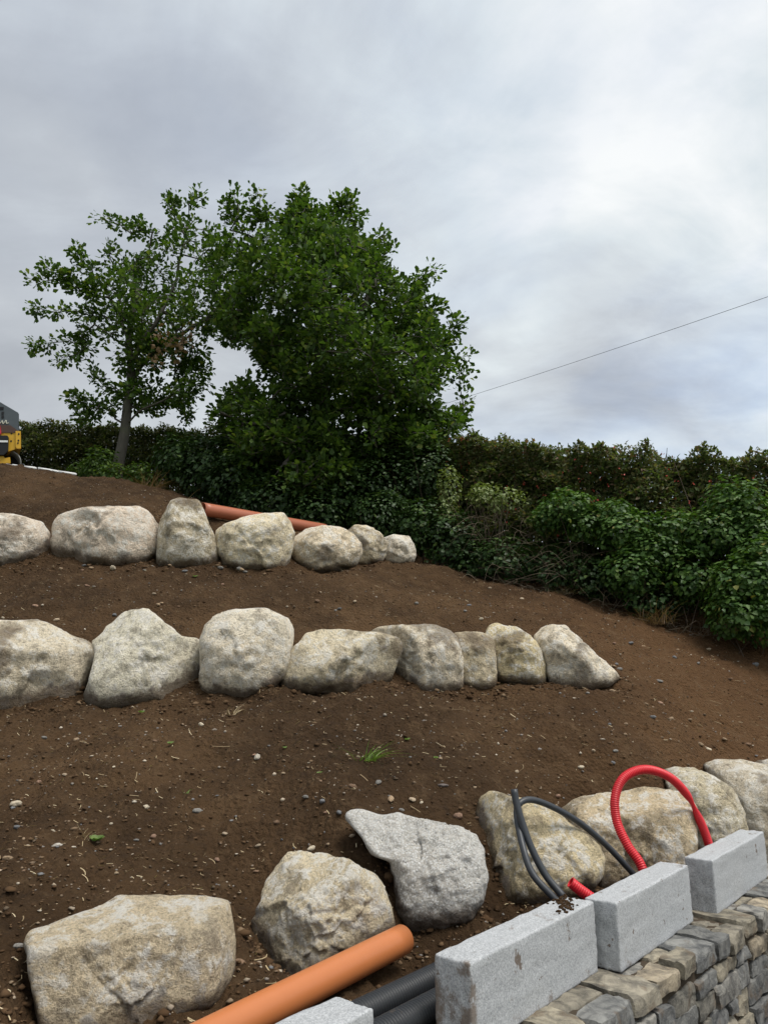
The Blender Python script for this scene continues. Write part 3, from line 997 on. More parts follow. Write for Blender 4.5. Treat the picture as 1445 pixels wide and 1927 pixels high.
# mud crumbs on the left block
def crumbs(name, pts, rad, label, seed=0, mat=None, cat='mud'):
    rng = np.random.default_rng(seed)
    base, Fb = ICO[1]
    Vs, Fs = [], []
    for i, p in enumerate(pts):
        q = base * rng.uniform(.6, 1.2, (len(base), 1)) * rad * rng.uniform(.4, 1.1) * np.array([1, 1, .5])
        Vs.append(q + p)
        Fs.append(Fb + i * len(base))
    return put(name, mesh_from(name, np.vstack(Vs), np.vstack(Fs), [mat or SOIL], True), None, label, cat, kind='stuff')


rng = np.random.default_rng(3)
mp = []
for i in range(90):
    t = rng.normal(.80, .05)
    q = np.array([.267, 2.555]) + BD * t - BN * np.clip(rng.normal(.075 + (t - .8) * .5, .022), .015, .13)
    mp.append((q[0], q[1], EYE - .798))
crumbs('mud_crumbs', mp, .011, 'brown mud crumbs lying on the muddy granite block', 4)

# ------------------------------------------------------------------ pipes, ducts and hoses
ORANGE = mat_plain('orange_pipe_plastic', (.46, .155, .052), .38, .45, 40, .05, .06, dirt=((.16, .10, .06), 6, .66))
TERRA = mat_plain('terracotta_pipe_plastic', (.36, .115, .06), .42, .45, 40, .05, .06, dirt=((.14, .09, .06), 5, .66))
BLACKP = mat_plain('black_plastic', (.020, .022, .025), .45, .45, None, 0, .2, dirt=((.11, .08, .055), 9, .60))
HOSEM = mat_plain('dark_hose_plastic', (.032, .036, .042), .45, .45, None, 0, .2, dirt=((.11, .09, .07), 12, .64))
REDP = mat_plain('red_duct_plastic', (.56, .012, .022), .42, .5, None, 0, .08)


def straight_pipe(name, a, b, r, mat, label, cat='pipe', wall_t=.005):
    a, b = np.array(a), np.array(b)
    P = a + (b - a) * np.linspace(0, 1, 24)[:, None]
    V, fs = pipe_hollow(P, r, r - wall_t, 40)
    return put(name, mesh_from(name, V - a, fs, [mat], True), None, label, cat, loc=tuple(a))


pa = at(757, 1768, 3.37)
pb = at(445, 1927, 2.62)
straight_pipe('drain_pipe', pa, pa + (pb - pa) * 2.2, .056, ORANGE, 'smooth orange drain pipe lying in front of the cream boulder at the bottom')
ua, ub = at(381, 958, 8.75), at(606, 996, 10.1)
straight_pipe('drain_pipe', ua, ua + (ub - ua) * 1.02, .082, TERRA, 'terracotta drain pipe lying behind the boulders of the upper row')


def corrugated(name, ctrlpts, r, amp, pitch, mat, label, cat, seg=20, hollow=True, kink=None):
    P = catmull(ctrlpts, 24)
    P, s_ = resample(P, pitch / 5)
    ph = (s_ / pitch) % 1.0
    prof_ = np.clip(1.6 * np.cos(ph * 2 * np.pi), -1, 1)
    R = r + amp * prof_
    Rin = np.full(len(R), r - amp - .003)
    if kink is not None:                      # twisted flat where the arch turns down
        q = np.exp(-((P - kink) ** 2).sum(1) / .055 ** 2)
        R = R * (1 - q) + (r * .52) * q
        Rin = Rin * (1 - .5 * q)
    V, fs = pipe_hollow(P, R, Rin, seg)
    a = P[0]
    return put(name, mesh_from(name, V - a, fs, [mat], True), None, label, cat, loc=tuple(a))


q1 = atz(765, 1866, EYE - 1.005)
q2 = atz(772, 1917, EYE - 1.01)
dv = np.array([BD[0], BD[1], 0])
corrugated('corrugated_duct', [q1 - dv * 1.0, q1 - dv * .3, q1 + dv * .4, q1 + dv * 1.1], .042, .004, .013, BLACKP, 'black corrugated duct lying nearer the boulders', 'duct', 22)
corrugated('corrugated_duct', [q2 - dv * 1.0, q2 - dv * .3, q2 + dv * .4, q2 + dv * 1.0], .043, .004, .013, BLACKP, 'black corrugated duct lying against the granite blocks', 'duct', 22)

# red duct: arch and stub
red = [at(1222, 1700, 4.05), at(1207, 1632, 4.1), at(1180, 1590, 4.15), at(1160, 1545, 4.2), at(1157, 1500, 4.22), at(1174, 1463, 4.25), at(1213, 1448, 4.3), at(1258, 1462, 4.36), at(1292, 1496, 4.42), at(1312, 1535, 4.46), at(1330, 1580, 4.5), at(1346, 1640, 4.5)]
corrugated('red_hose', red, .0235, .0014, .0105, REDP, 'red corrugated hose standing up in an arch behind the granite blocks', 'hose', kink=at(1303, 1516, 4.44))
corrugated('red_hose', [at(1073, 1660, 3.58), at(1090, 1674, 3.58), at(1112, 1690, 3.58), at(1150, 1720, 3.58)], .0235, .0014, .0105, REDP, 'short red corrugated hose end poking up behind the middle granite block', 'hose')


def hose(ctrlpts, r, label):
    P, _ = resample(catmull(ctrlpts, 20), .02)
    V, fs = pipe_hollow(P, r, r * .7, 14)
    a = P[0]
    return put('black_hose', mesh_from('black_hose', V - a, fs, [HOSEM], True), None, label, 'hose', loc=tuple(a))


hose([at(967, 1485, 3.75), at(971, 1510, 3.74), at(982, 1548, 3.72), at(1000, 1597, 3.69), at(1027, 1648, 3.66), at(1060, 1688, 3.62), at(1100, 1740, 3.55)], .0165, 'black hose standing upright with its free end at the top')
hose([at(1240, 1700, 4.15), at(1187, 1640, 4.1), at(1140, 1590, 4.05), at(1090, 1548, 3.98), at(1040, 1519, 3.9), at(1000, 1505, 3.84), at(977, 1512, 3.80), at(972, 1535, 3.78), at(984, 1596, 3.66), at(1002, 1645, 3.60), at(1040, 1688, 3.56), at(1085, 1740, 3.54)], .0155, 'black hose bent over in a long loop across the yellowish boulder')

# ------------------------------------------------------------------ foliage machinery
LEAF4 = np.array([(0, 0, 0), (.30, .45, .07), (0, 1, -.06), (-.30, .45, .07)])
LEAF6 = np.array([(0, 0, 0), (.17, .28, .03), (.34, .70, .06), (0, 1.0, -.05), (-.34, .70, .06), (-.17, .28, .03)])
LEAFW = np.array([(0, 0, 0), (.48, .22, .05), (.36, .62, .06), (0, 1.0, -.05), (-.36, .62, .06), (-.48, .22, .05)])


def leaves(pos, axis, up, size, tpl, rng):
    n = len(pos)
    axis = norm(axis)
    side = norm(np.cross(axis, up))
    nr_ = np.cross(side, axis)
    wv = rng.uniform(.8, 1.15, n)
    V = pos[:, None] + size[:, None, None] * (tpl[None, :, 0, None] * wv[:, None, None] * side[:, None] + tpl[None, :, 1, None] * axis[:, None] + tpl[None, :, 2, None] * nr_[:, None])
    k = len(tpl)
    b = np.arange(n)[:, None] * k
    if k == 4:
        F = np.concatenate([b + np.array([[0, 1, 2]]), b + np.array([[0, 2, 3]])])
    else:
        F = np.concatenate([b + np.array([[0, 1, 2, 3]]), b + np.array([[0, 3, 4, 5]])])
    return V.reshape(-1, 3), F


def rand_dir(n, rng):
    return norm(rng.normal(size=(n, 3)))


def sprays(tips, tipdir, per, spread, lsize, tpl, rng, updroop=.25):
    """leaf clusters at twig ends"""
    n = len(tips)
    cnt = np.maximum(3, rng.poisson(per, n))
    idx = np.repeat(np.arange(n), cnt)
    m = len(idx)
    off = rand_dir(m, rng) * (rng.uniform(0, 1, m) ** .5)[:, None] * spread
    base = tips[idx] + off - tipdir[idx] * spread * .3
    axis = norm(off) * .8 + tipdir[idx] * .7 + rand_dir(m, rng) * .55
    up = np.array([0, 0, 1.0]) + rand_dir(m, rng) * .75
    sz = lsize * rng.uniform(.5, 1.3, m)
    return leaves(base, axis, up, sz, tpl, rng)


def in_poly(pts, poly):
    x, y = pts[:, 0], pts[:, 1]
    poly = np.asarray(poly, float)
    c = np.zeros(len(pts), bool)
    j = len(poly) - 1
    for i in range(len(poly)):
        xi, yi = poly[i]
        xj, yj = poly[j]
        with np.errstate(divide='ignore', invalid='ignore'):
            c ^= ((yi > y) != (yj > y)) & (x < (xj - xi) * (y - yi) / (yj - yi) + xi)
        j = i
    return c


def edge_dist(pts, poly):
    poly = np.asarray(poly, float)
    d = np.full(len(pts), 1e9)
    for i in range(len(poly)):
        a, b = poly[i], poly[(i + 1) % len(poly)]
        e = b - a
        t = np.clip(((pts - a) @ e) / max(e @ e, 1e-9), 0, 1)
        d = np.minimum(d, np.linalg.norm(pts - (a + t[:, None] * e), axis=1))
    return d


def frusta(A, B, ra, rb, seg=5):
    """a tapered prism for each branch segment"""
    n = len(A)
    T = norm(B - A)
    ref = np.where(np.abs(T[:, 2:3]) < .9, np.array([[0, 0, 1.0]]), np.array([[1.0, 0, 0]]))
    N = norm(np.cross(T, ref))
    Bn = np.cross(T, N)
    th = np.linspace(0, 2 * np.pi, seg, endpoint=False)
    ring = np.cos(th)[None, :, None] * N[:, None] + np.sin(th)[None, :, None] * Bn[:, None]
    V = np.concatenate([A[:, None] + ra[:, None, None] * ring, B[:, None] + rb[:, None, None] * ring], 1).reshape(-1, 3)
    b = np.arange(n)[:, None] * 2 * seg
    Fs = []
    for j in range(seg):
        k = (j + 1) % seg
        Fs.append(b + np.array([[j, k, seg + k, seg + j]]))
    return V, [np.concatenate(Fs)]


def grow(limbs, tips, rng, step=.22, rtip=.0035):
    """limbs: polylines of the main frame; every tip is joined to the nearest wood. Returns segments with radii."""
    nodes, parent = [], []
    for lp in limbs:
        P, _ = resample(catmull(lp, 8), .15)
        P = P + np.stack([fbm(P * 2.2 + 4 + k, 2) for k in (0, 9, 21)], 1) * .05 * np.r_[0, np.ones(len(P) - 1)][:, None]
        start = -1
        if nodes:
            arr = np.array(nodes)
            start = int(np.argmin(((arr - P[0]) ** 2).sum(1)))
        for i, p in enumerate(P):
            parent.append(start)
            nodes.append(p)
            start = len(nodes) - 1
    arr = np.array(nodes)
    d0 = np.array([((arr - t) ** 2).sum(1).min() for t in tips])
    tipnode = np.zeros(len(tips), int)
    cap = len(nodes) + len(tips) * 14 + 100
    buf = np.zeros((cap, 3))
    nn = len(nodes)
    buf[:nn] = arr
    trunkbase = arr[0]
    for ti in np.argsort(d0):
        t = tips[ti]
        dv_ = buf[:nn] - t
        dist = np.sqrt((dv_ ** 2).sum(1))
        # prefer wood that lies below and inwards of the tip
        pen = dist + .35 * np.maximum(0, dv_[:, 2])
        k = int(np.argmin(pen))
        a = buf[k]
        L = dist[k]
        m = max(1, int(L / step))
        m = min(m, 12)
        mid = (a + t) / 2 + rng.normal(size=3) * L * .10 + np.array([0, 0, -.06 * L])
        prev = k
        for q in range(1, m + 1):
            u = q / m
            p = (1 - u) ** 2 * a + 2 * u * (1 - u) * mid + u * u * t
            buf[nn] = p
            parent.append(prev)
            prev = nn
            nn += 1
        tipnode[ti] = prev
    parent = np.array(parent)
    cnt = np.zeros(nn)
    cnt[tipnode] = 1
    for i in range(nn - 1, -1, -1):
        if parent[i] >= 0:
            cnt[parent[i]] += cnt[i]
    rad = rtip * np.maximum(cnt, 1) ** .46
    ch = np.where(parent >= 0)[0]
    A, B = buf[parent[ch]], buf[ch]
    ra, rb = np.minimum(rad[parent[ch]], rad[ch] * 1.35), rad[ch]
    tdir = norm(buf[tipnode] - buf[np.maximum(parent[tipnode], 0)])
    return A, B, ra, rb, tdir


def crown_points(polys, Y, thick, rng, holes=(), clump=.0, scale=1.0, inset=1.0):
    """twig tips through the crown's volume. polys: (outline, tips)"""
    out = []
    for poly, num, Yo in polys:
        poly = np.asarray(poly, float)
        poly = poly.mean(0) + (poly - poly.mean(0)) * inset
        lo, hi = poly.min(0), poly.max(0)
        got = 0
        tries = 0
        acc = []
        while got < num and tries < 60:
            tries += 1
            p = rng.uniform(lo, hi, (num * 2, 2))
            p = p[in_poly(p, poly)]
            for h in holes:
                p = p[~in_poly(p, h)]
            if not len(p):
                continue
            ed = edge_dist(p, poly)
            half = thick * np.sqrt(np.clip(ed / 110.0, .02, 1))
            dep = rng.uniform(-1, 1, len(p))
            dep = np.sign(dep) * np.abs(dep) ** .8 * half
            W = np.array([at(a, b, Y + Yo + d) for (a, b), d in zip(p, dep)])
            keep = fbm(W * 1.15 * scale + 40, 2) > clump
            W = W[keep]
            acc.append(W)
            got += len(W)
        out.append(np.vstack(acc)[:num])
    return np.vstack(out)


def tree(name, label, base, trunk, limbs, tips, leafmat, lsize, per, spread, r0, tpl, seed, extra=None, rtip=.0035):
    rng = np.random.default_rng(seed)
    rt = root(name, base, label, 'tree')
    TP, _ = resample(catmull(trunk, 8), .08)
    n = len(TP)
    rad = np.linspace(r0, r0 * .42, n)
    rad[:6] *= np.linspace(1.45, 1.0, 6)
    V, fs = tube(TP, rad, 14)
    V = V + fbm(V * 7, 2)[:, None] * norm(V - V.mean(0)) * .008
    put('trunk', mesh_from('trunk', V, fs, [BARK], True), rt)
    A, B, ra, rb, td = grow([trunk] + limbs, tips, rng, rtip=rtip)
    V, fs = frusta(A, B, np.minimum(ra, r0 * .5), np.minimum(rb, r0 * .5))
    put('branches', mesh_from('branches', V, fs, [BARK], True), rt)
    V, F = sprays(tips, td, per, spread, lsize, tpl, rng)
    put('crown', mesh_from('crown', V, F, [leafmat]), rt)
    if extra is not None:
        V, F = sprays(extra, rand_dir(len(extra), rng) + np.array([0, 0, -.6]), 12, .13, .09, LEAF6, rng)
        put('dead_leaves', mesh_from('dead_leaves', V, F, [DRYLEAF]), rt, label='withered brown leaves on a broken twig')
    return rt


def sprig(pts, Y, num, rng, jit=.06):
    P, _ = resample(catmull([at(a, b, Y) for a, b in pts], 8), .05)
    k = rng.integers(0, len(P), num)
    u = k / len(P)
    return P[k] + rng.normal(size=(num, 3)) * (jit * (1.3 - .7 * u))[:, None]


# ------------------------------------------------------------------ trees
rng = np.random.default_rng(21)
Y1 = 12.6
t1 = crown_points([
    ([(165, 540), (200, 500), (250, 478), (300, 440), (350, 418), (400, 425), (440, 430), (490, 500), (480, 620), (420, 660), (350, 660), (300, 655), (240, 650), (195, 640), (165, 590)], 560, 0),
    ([(195, 730), (250, 712), (300, 690), (350, 680), (400, 690), (398, 735), (350, 770), (290, 775), (240, 765), (200, 775)], 130, 0),
    ([(180, 650), (260, 650), (330, 650), (395, 660), (390, 700), (320, 700), (250, 690), (205, 700)], 70, 0),
], Y1, 1.5, rng, holes=[[(130, 655), (190, 650), (225, 690), (215, 720), (130, 735)]], clump=-.05, inset=.97)
sp1 = [([(185, 545), (110, 530), (50, 523)], 22), ([(180, 530), (105, 515), (78, 490)], 14), ([(190, 505), (160, 490), (140, 462)], 16), ([(175, 590), (100, 580), (52, 584)], 20), ([(180, 625), (110, 640), (54, 653)], 22),
       ([(170, 640), (140, 670), (108, 683)], 12), ([(300, 445), (240, 425), (183, 408)], 24), ([(335, 425), (325, 390), (331, 367)], 16), ([(350, 435), (368, 390), (381, 356)], 14), ([(225, 755), (165, 755), (131, 748)], 18),
       ([(215, 770), (165, 780), (145, 795)], 14), ([(210, 480), (205, 465), (208, 458)], 6), ([(330, 755), (350, 775), (352, 795)], 8), ([(200, 660), (175, 690), (195, 735)], 9)]
t1 = np.vstack([t1] + [sprig(p, Y1, k, rng) for p, k in sp1])
trunk1 = [at(214, 905, Y1), at(226, 860, Y1), at(235, 815, Y1), at(240, 770, Y1), at(246, 720, Y1), at(247, 680, Y1), at(243, 640, Y1), at(250, 590, Y1), at(262, 545, Y1)]
limbs1 = [[at(238, 800, Y1), at(262, 775, Y1 - .2), at(300, 755, Y1 - .4), at(328, 735, Y1 - .6)], [at(246, 725, Y1), at(275, 680, Y1 + .1), at(320, 640, Y1 + .3), at(400, 590, Y1 + .3), at(450, 540, Y1 + .2)],
          [at(245, 660, Y1), at(210, 635, Y1 - .2), at(180, 610, Y1 - .3)], [at(247, 690, Y1), at(270, 640, Y1 - .3), at(310, 580, Y1 - .4), at(340, 480, Y1 - .3)], [at(243, 640, Y1), at(225, 590, Y1 + .2), at(200, 545, Y1 + .3)]]
dead = sprig([(300, 630), (325, 645), (350, 640)], Y1 - .7, 8, rng, .1)
dead = np.vstack([dead, sprig([(300, 660), (330, 680)], Y1 - .6, 4, rng, .1)])
tree('oak_tree', 'open-crowned oak on the left with a bare leaning trunk and long side twigs', at(214, 905, Y1), trunk1, limbs1, t1, OAKLEAF, .10, 15, .14, .105, LEAF6, 31, dead)

Y2 = 11.5
hole2 = [[(395, 700), (408, 685), (440, 672), (480, 672), (505, 685), (490, 698), (455, 700), (430, 712), (412, 745), (395, 755)]]
t2 = crown_points([
    ([(392, 620), (402, 565), (432, 505), (450, 440), (480, 405), (520, 392), (560, 365), (600, 375), (650, 380), (678, 425), (715, 455), (742, 492), (785, 525), (805, 562), (830, 602), (850, 640), (866, 690), (860, 740), (866, 785), (840, 805), (800, 800), (740, 785), (690, 780), (640, 780), (560, 790), (490, 760), (480, 690), (440, 665)], 1950, 0),
    ([(395, 830), (385, 785), (425, 725), (480, 700), (560, 770), (640, 790), (700, 830), (640, 850), (560, 880), (470, 890), (410, 870)], 420, 0),
    ([(600, 760), (700, 760), (740, 800), (720, 860), (620, 860), (580, 810)], 170, -.4),
    ([(690, 770), (740, 780), (862, 770), (872, 800), (850, 830), (800, 850), (730, 850), (690, 820)], 230, -.2),
    ([(440, 880), (560, 850), (660, 830), (720, 860), (700, 900), (600, 930), (520, 950), (450, 920)], 260, -.3),
], Y2, 1.9, rng, holes=hole2, clump=-.22, inset=.925)
sp2 = [([(480, 430), (445, 400), (431, 358)], 22), ([(495, 410), (488, 380), (480, 350)], 18), ([(565, 385), (566, 360), (565, 338)], 16), ([(640, 395), (645, 375), (655, 355)], 18), ([(660, 410), (672, 395), (680, 388)], 10), ([(715, 465), (722, 445), (722, 428)], 12),
       ([(785, 530), (805, 510), (815, 500)], 14), ([(845, 640), (855, 610), (860, 590)], 12), ([(855, 700), (870, 675), (880, 658)], 10), ([(860, 775), (875, 760), (884, 742)], 10), ([(590, 890), (610, 880), (640, 870)], 10), ([(540, 930), (560, 925), (575, 915)], 10), ([(800, 560), (815, 570), (820, 560)], 8)]
t2 = np.vstack([t2] + [sprig([(a, b + 12) for a, b in p], Y2, k, rng, .08) for p, k in sp2])
trunk2 = [at(596, 985, Y2 + .1), at(598, 900, Y2 + .1), at(600, 840, Y2), at(602, 790, Y2), at(604, 740, Y2), at(602, 680, Y2), at(590, 620, Y2), at(575, 560, Y2)]
limbs2 = [[at(602, 800, Y2), at(650, 770, Y2 - .2), at(720, 745, Y2 - .5), at(800, 720, Y2 - .6)], [at(601, 830, Y2), at(660, 800, Y2 + .2), at(740, 785, Y2 + .3), at(830, 770, Y2 + .3)], [at(603, 770, Y2), at(560, 700, Y2 + .3), at(510, 640, Y2 + .4), at(450, 590, Y2 + .3)],
          [at(604, 740, Y2), at(640, 660, Y2 - .4), at(680, 580, Y2 - .5), at(700, 500, Y2 - .4)], [at(602, 700, Y2), at(620, 620, Y2 + .5), at(640, 520, Y2 + .6), at(630, 430, Y2 + .3)], [at(604, 760, Y2), at(690, 680, Y2 + .5), at(780, 640, Y2 + .4)], [at(600, 820, Y2), at(540, 800, Y2 - .5), at(460, 800, Y2 - .6)],
          [at(600, 850, Y2), at(560, 850, Y2 - .8), at(520, 890, Y2 - 1.0)]]
tree('oak_tree', 'large dense dark green oak in the middle with a broad rounded crown', at(596, 985, Y2), trunk2, limbs2, t2, OAKLEAF, .10, 16, .16, .15, LEAF6, 32)


# ------------------------------------------------------------------ hedges
def hedge(name, label, line, Yfront, thick, num, lsize, leafmat, tpl, seed, stems, flowers=0, rag=.16, shell=.55):
    """line: (px, py_top, py_foot, Y); leaves fill the hedge's volume, thicker towards its skin"""
    rng = np.random.default_rng(seed)
    L = np.array([np.r_[at(a, b, Y), at(a, c, Y)[2]] for a, b, c, Y in line])
    rt = root(name, (L[0, 0], L[0, 1], L[0, 3]), label, 'hedge')
    seg = np.r_[0, np.cumsum(np.linalg.norm(np.diff(L[:, :2], axis=0), axis=1))]
    dirs2 = norm(np.diff(L[:, :2], axis=0))

    def place(t, h, wq):
        x, y = np.interp(t, seg, L[:, 0]), np.interp(t, seg, L[:, 1])
        zt, zf = np.interp(t, seg, L[:, 2]), np.interp(t, seg, L[:, 3])
        k = np.clip(np.searchsorted(seg, t) - 1, 0, len(dirs2) - 1)
        d = dirs2[k]
        nb = np.stack([-d[:, 1], d[:, 0]], 1)
        P = np.stack([x + nb[:, 0] * wq, y + nb[:, 1] * wq, zf + (zt - zf) * h], 1)
        return P, nb
    n = num
    t = rng.uniform(0, seg[-1], n)
    h = rng.uniform(0, 1, n) ** .7
    u = rng.uniform(0, 1, n)
    wq = np.where(rng.random(n) < shell, u ** 2.2 * thick * .5, u * thick)
    P, nb = place(t, h, wq)
    lump = fbm(P * np.array([1.6, 1.6, 1.9]), 3)
    P[:, :2] -= nb * (lump * .18)[:, None]
    P[:, 2] += fbm(P * np.array([2.4, 2.4, .01]) + 11, 3) * rag * h ** 2
    keep = fbm(P * 2.3 + 5, 2) > -.6
    P, nb, h = P[keep], nb[keep], h[keep]
    m = len(P)
    out = np.c_[-nb, np.zeros(m)]
    axis = out * .5 + rand_dir(m, rng) + np.array([0, 0, .35]) * h[:, None]
    up = np.array([0, 0, 1.0]) * .9 + out * .5 + rand_dir(m, rng) * .7
    V, F = leaves(P, axis, up, lsize * rng.uniform(.6, 1.3, m), tpl, rng)
    put('foliage', mesh_from('foliage', V, F, [leafmat]), rt)
    # stems rising through it and shoots above the clipped top
    ns = stems
    t = rng.uniform(0, seg[-1], ns)
    A, nb = place(t, np.zeros(ns), rng.uniform(.1, thick * .7, ns))
    hh = rng.uniform(.55, 1.06, ns)
    Bp, _ = place(np.clip(t + rng.normal(0, .22, ns), 0, seg[-1]), hh, rng.uniform(.05, thick * .7, ns))
    M = (A + Bp) / 2 + rng.normal(size=(ns, 3)) * .10
    ra = rng.uniform(.006, .016, ns)
    V1, f1 = frusta(A, M, ra, ra * .75, 4)
    V2, f2 = frusta(M, Bp, ra * .75, ra * .3, 4)
    V, fs = join([(V1, f1), (V2, f2)])
    put('stems', mesh_from('stems', V, fs, [DARKTWIG], True), rt, kind='stuff')
    if flowers:
        t = rng.uniform(0, seg[-1], flowers)
        P, nb = place(t, rng.uniform(.35, 1.02, flowers), rng.uniform(-.10, .03, flowers))
        V, F = leaves(np.repeat(P, 3, 0) + rng.normal(size=(flowers * 3, 3)) * .012, rand_dir(flowers * 3, rng) + np.array([0, 0, -.8]), rand_dir(flowers * 3, rng), np.full(flowers * 3, .03), LEAF4, rng)
        put('flowers', mesh_from('flowers', V, F, [REDFLOWER]), rt, label='scattered small red flowers', kind='stuff')
    return rt, place, seg


hedge('field_hedge', 'olive brown hedge in the background behind the left oak', [(-120, 775, 930, 14.6), (40, 793, 930, 14.5), (180, 800, 940, 14.3), (340, 805, 960, 14.0), (480, 812, 985, 13.6)], 0, 1.0, 80000, .07, HEDGELEAF, LEAF4, 41, 420)
hedge('fuchsia_hedge', 'long clipped reddish brown fuchsia hedge with red flowers on the right', [(470, 800, 960, 12.9), (620, 815, 990, 12.4), (760, 822, 1030, 11.6), (890, 822, 1075, 10.5), (1000, 832, 1100, 9.95), (1150, 840, 1140, 9.4), (1300, 848, 1185, 9.0), (1445, 855, 1212, 8.65), (1640, 860, 1260, 8.2)], 0, 1.1, 190000, .066, FUCHSIA, LEAF4, 42, 900, 260, .20)


def shrub(name, label, blobs, lsize, dens, leafmat, tpl, seed, twigs=0, twigmat=None, cat='shrub', group=None, face=.8):
    """blobs: (px, py, rx_px, ry_px, Y, depth_m)"""
    rng = np.random.default_rng(seed)
    Ps, Ns = [], []
    cs = []
    for px, py, rx, ry, Y, dm in blobs:
        C = at(px, py, Y)
        zc_ = Y * CP + (C[2] - EYE) * SP
        ax, az = rx * zc_ / F_PX, ry * zc_ / F_PX
        cs.append((C, ax, az, dm))
        area = 4 * ax * az + 2 * dm * (ax + az)
        m = int(dens * area)
        d = rand_dir(m, rng)
        rr = np.where(rng.random(m) < .72, rng.uniform(.80, 1.04, m), rng.uniform(.25, .85, m))
        lum = 1 + .22 * fbm(d * 2.1 + px * .013, 2) + .10 * fbm(d * 6 + py * .01, 2)
        P = C + d * np.array([ax, dm, az]) * (rr * lum)[:, None]
        Ps.append(P)
        Ns.append(norm(d / np.array([ax, dm, az])))
    P = np.vstack(Ps)
    N = np.vstack(Ns)
    g = base_height(P[:, 0], P[:, 1])
    ok = P[:, 2] > g + .01
    P, N = P[ok], N[ok]
    ok = fbm(P * 4.5 + seed, 2) > -.45
    P, N = P[ok], N[ok]
    m = len(P)
    up = N * face + np.array([0, 0, .75]) + rand_dir(m, rng) * .5
    axis = np.cross(up, rand_dir(m, rng)) + np.array([0, 0, -.35]) + N * .25
    C0 = cs[0][0]
    gz = float(base_height(np.array([C0[0]]), np.array([C0[1]]))[0])
    rt = root(name, (C0[0], C0[1], gz), label, cat, group)
    V, F = leaves(P, axis, up, lsize * rng.uniform(.6, 1.25, m), tpl, rng)
    put('foliage', mesh_from('foliage', V, F, [leafmat]), rt)
    nb = max(6, twigs)
    segs = []
    for _ in range(nb):
        C, ax, az, dm = cs[rng.integers(len(cs))]
        a = np.array([C[0] + rng.normal() * ax * .4, C[1] + abs(rng.normal()) * dm * .3, 0])
        a[2] = base_height(a[:1], a[1:2])[0]
        b = C + rand_dir(1, rng)[0] * np.array([ax, dm, az]) * rng.uniform(.5, 1.15)
        mid = (a + b) / 2 + rng.normal(size=3) * .08
        P_, _ = resample(catmull([a, mid, b], 5), .1)
        r0 = rng.uniform(.004, .010)
        segs.append(tube(P_, np.linspace(r0, r0 * .35, len(P_)), 4, False))
    V, fs = join(segs)
    put('stems', mesh_from('stems', V, fs, [twigmat or DARKTWIG], True), rt, kind='stuff')
    return rt


# shrubs against the hedge, from left to right
shrub('laurel_shrub', 'dark laurel bush between the two oaks', [(400, 880, 75, 60, 11.9, .7), (345, 860, 50, 45, 12.1, .6), (455, 900, 60, 55, 11.4, .6)], .085, 900, DARKLEAF, LEAF6, 51)
shrub('understorey_bush', 'small bright green bush at the foot of the left oak', [(190, 872, 32, 32, 12.3, .3), (265, 893, 36, 22, 12.0, .3), (215, 892, 30, 22, 12.0, .25), (160, 885, 25, 18, 12.6, .3)], .07, 900, OAKLEAF, LEAF6, 52)
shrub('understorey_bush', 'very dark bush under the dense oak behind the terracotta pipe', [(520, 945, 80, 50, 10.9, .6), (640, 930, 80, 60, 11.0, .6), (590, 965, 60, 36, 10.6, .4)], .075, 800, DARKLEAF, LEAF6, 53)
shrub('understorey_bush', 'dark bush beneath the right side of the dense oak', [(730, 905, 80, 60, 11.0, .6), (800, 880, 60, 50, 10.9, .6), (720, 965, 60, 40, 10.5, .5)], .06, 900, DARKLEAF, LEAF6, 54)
shrub('ivy_bush', 'low ivy at the hedge foot beside the smallest upper boulder', [(800, 985, 55, 50, 10.2, .35), (850, 1010, 60, 55, 10.0, .35), (770, 1010, 40, 35, 10.3, .3)], .055, 1100, DARKLEAF, LEAFW, 55, 20)
shrub('pale_shrub', 'small pale-leaved upright shrub nearest the dense oak', [(846, 915, 24, 38, 10.1, .22), (840, 960, 22, 26, 10.1, .2)], .05, 1100, PALELEAF, LEAF6, 56, 14)
shrub('pale_shrub', 'wider pale-leaved shrub above the tangle of dry twigs', [(935, 935, 52, 24, 9.75, .28), (905, 925, 24, 18, 9.8, .2)], .05, 1100, PALELEAF, LEAF6, 57, 20)
shrub('ivy_bush', 'bright ivy bush in the middle of the right hedge', [(1065, 955, 52, 34, 9.25, .35), (1030, 975, 35, 26, 9.3, .25), (1105, 985, 50, 32, 9.15, .3)], .052, 1700, IVYLEAF, LEAFW, 58)
shrub('ivy_bush', 'broad spreading ivy bush right of the dry twigs', [(1180, 1000, 62, 40, 8.95, .4), (1230, 1040, 70, 45, 8.8, .4), (1190, 1075, 55, 45, 8.75, .35), (1275, 1000, 60, 40, 8.75, .35), (1150, 965, 40, 25, 9.1, .3)], .052, 1700, IVYLEAF, LEAFW, 59)
shrub('ivy_bush', 'tall ivy mound rising near the right edge', [(1385, 960, 62, 62, 8.5, .4), (1350, 1000, 60, 45, 8.45, .35), (1420, 1010, 50, 50, 8.35, .35)], .052, 1700, IVYLEAF, LEAFW, 60)
shrub('ivy_bush', 'leafy ivy bush overhanging the soil at the right edge', [(1395, 1095, 62, 48, 8.0, .4), (1430, 1060, 50, 50, 8.0, .35), (1385, 1150, 55, 48, 7.95, .35), (1450, 1150, 60, 60, 7.9, .35), (1300, 1080, 45, 50, 8.5, .3)], .052, 1700, IVYLEAF, LEAFW, 61)
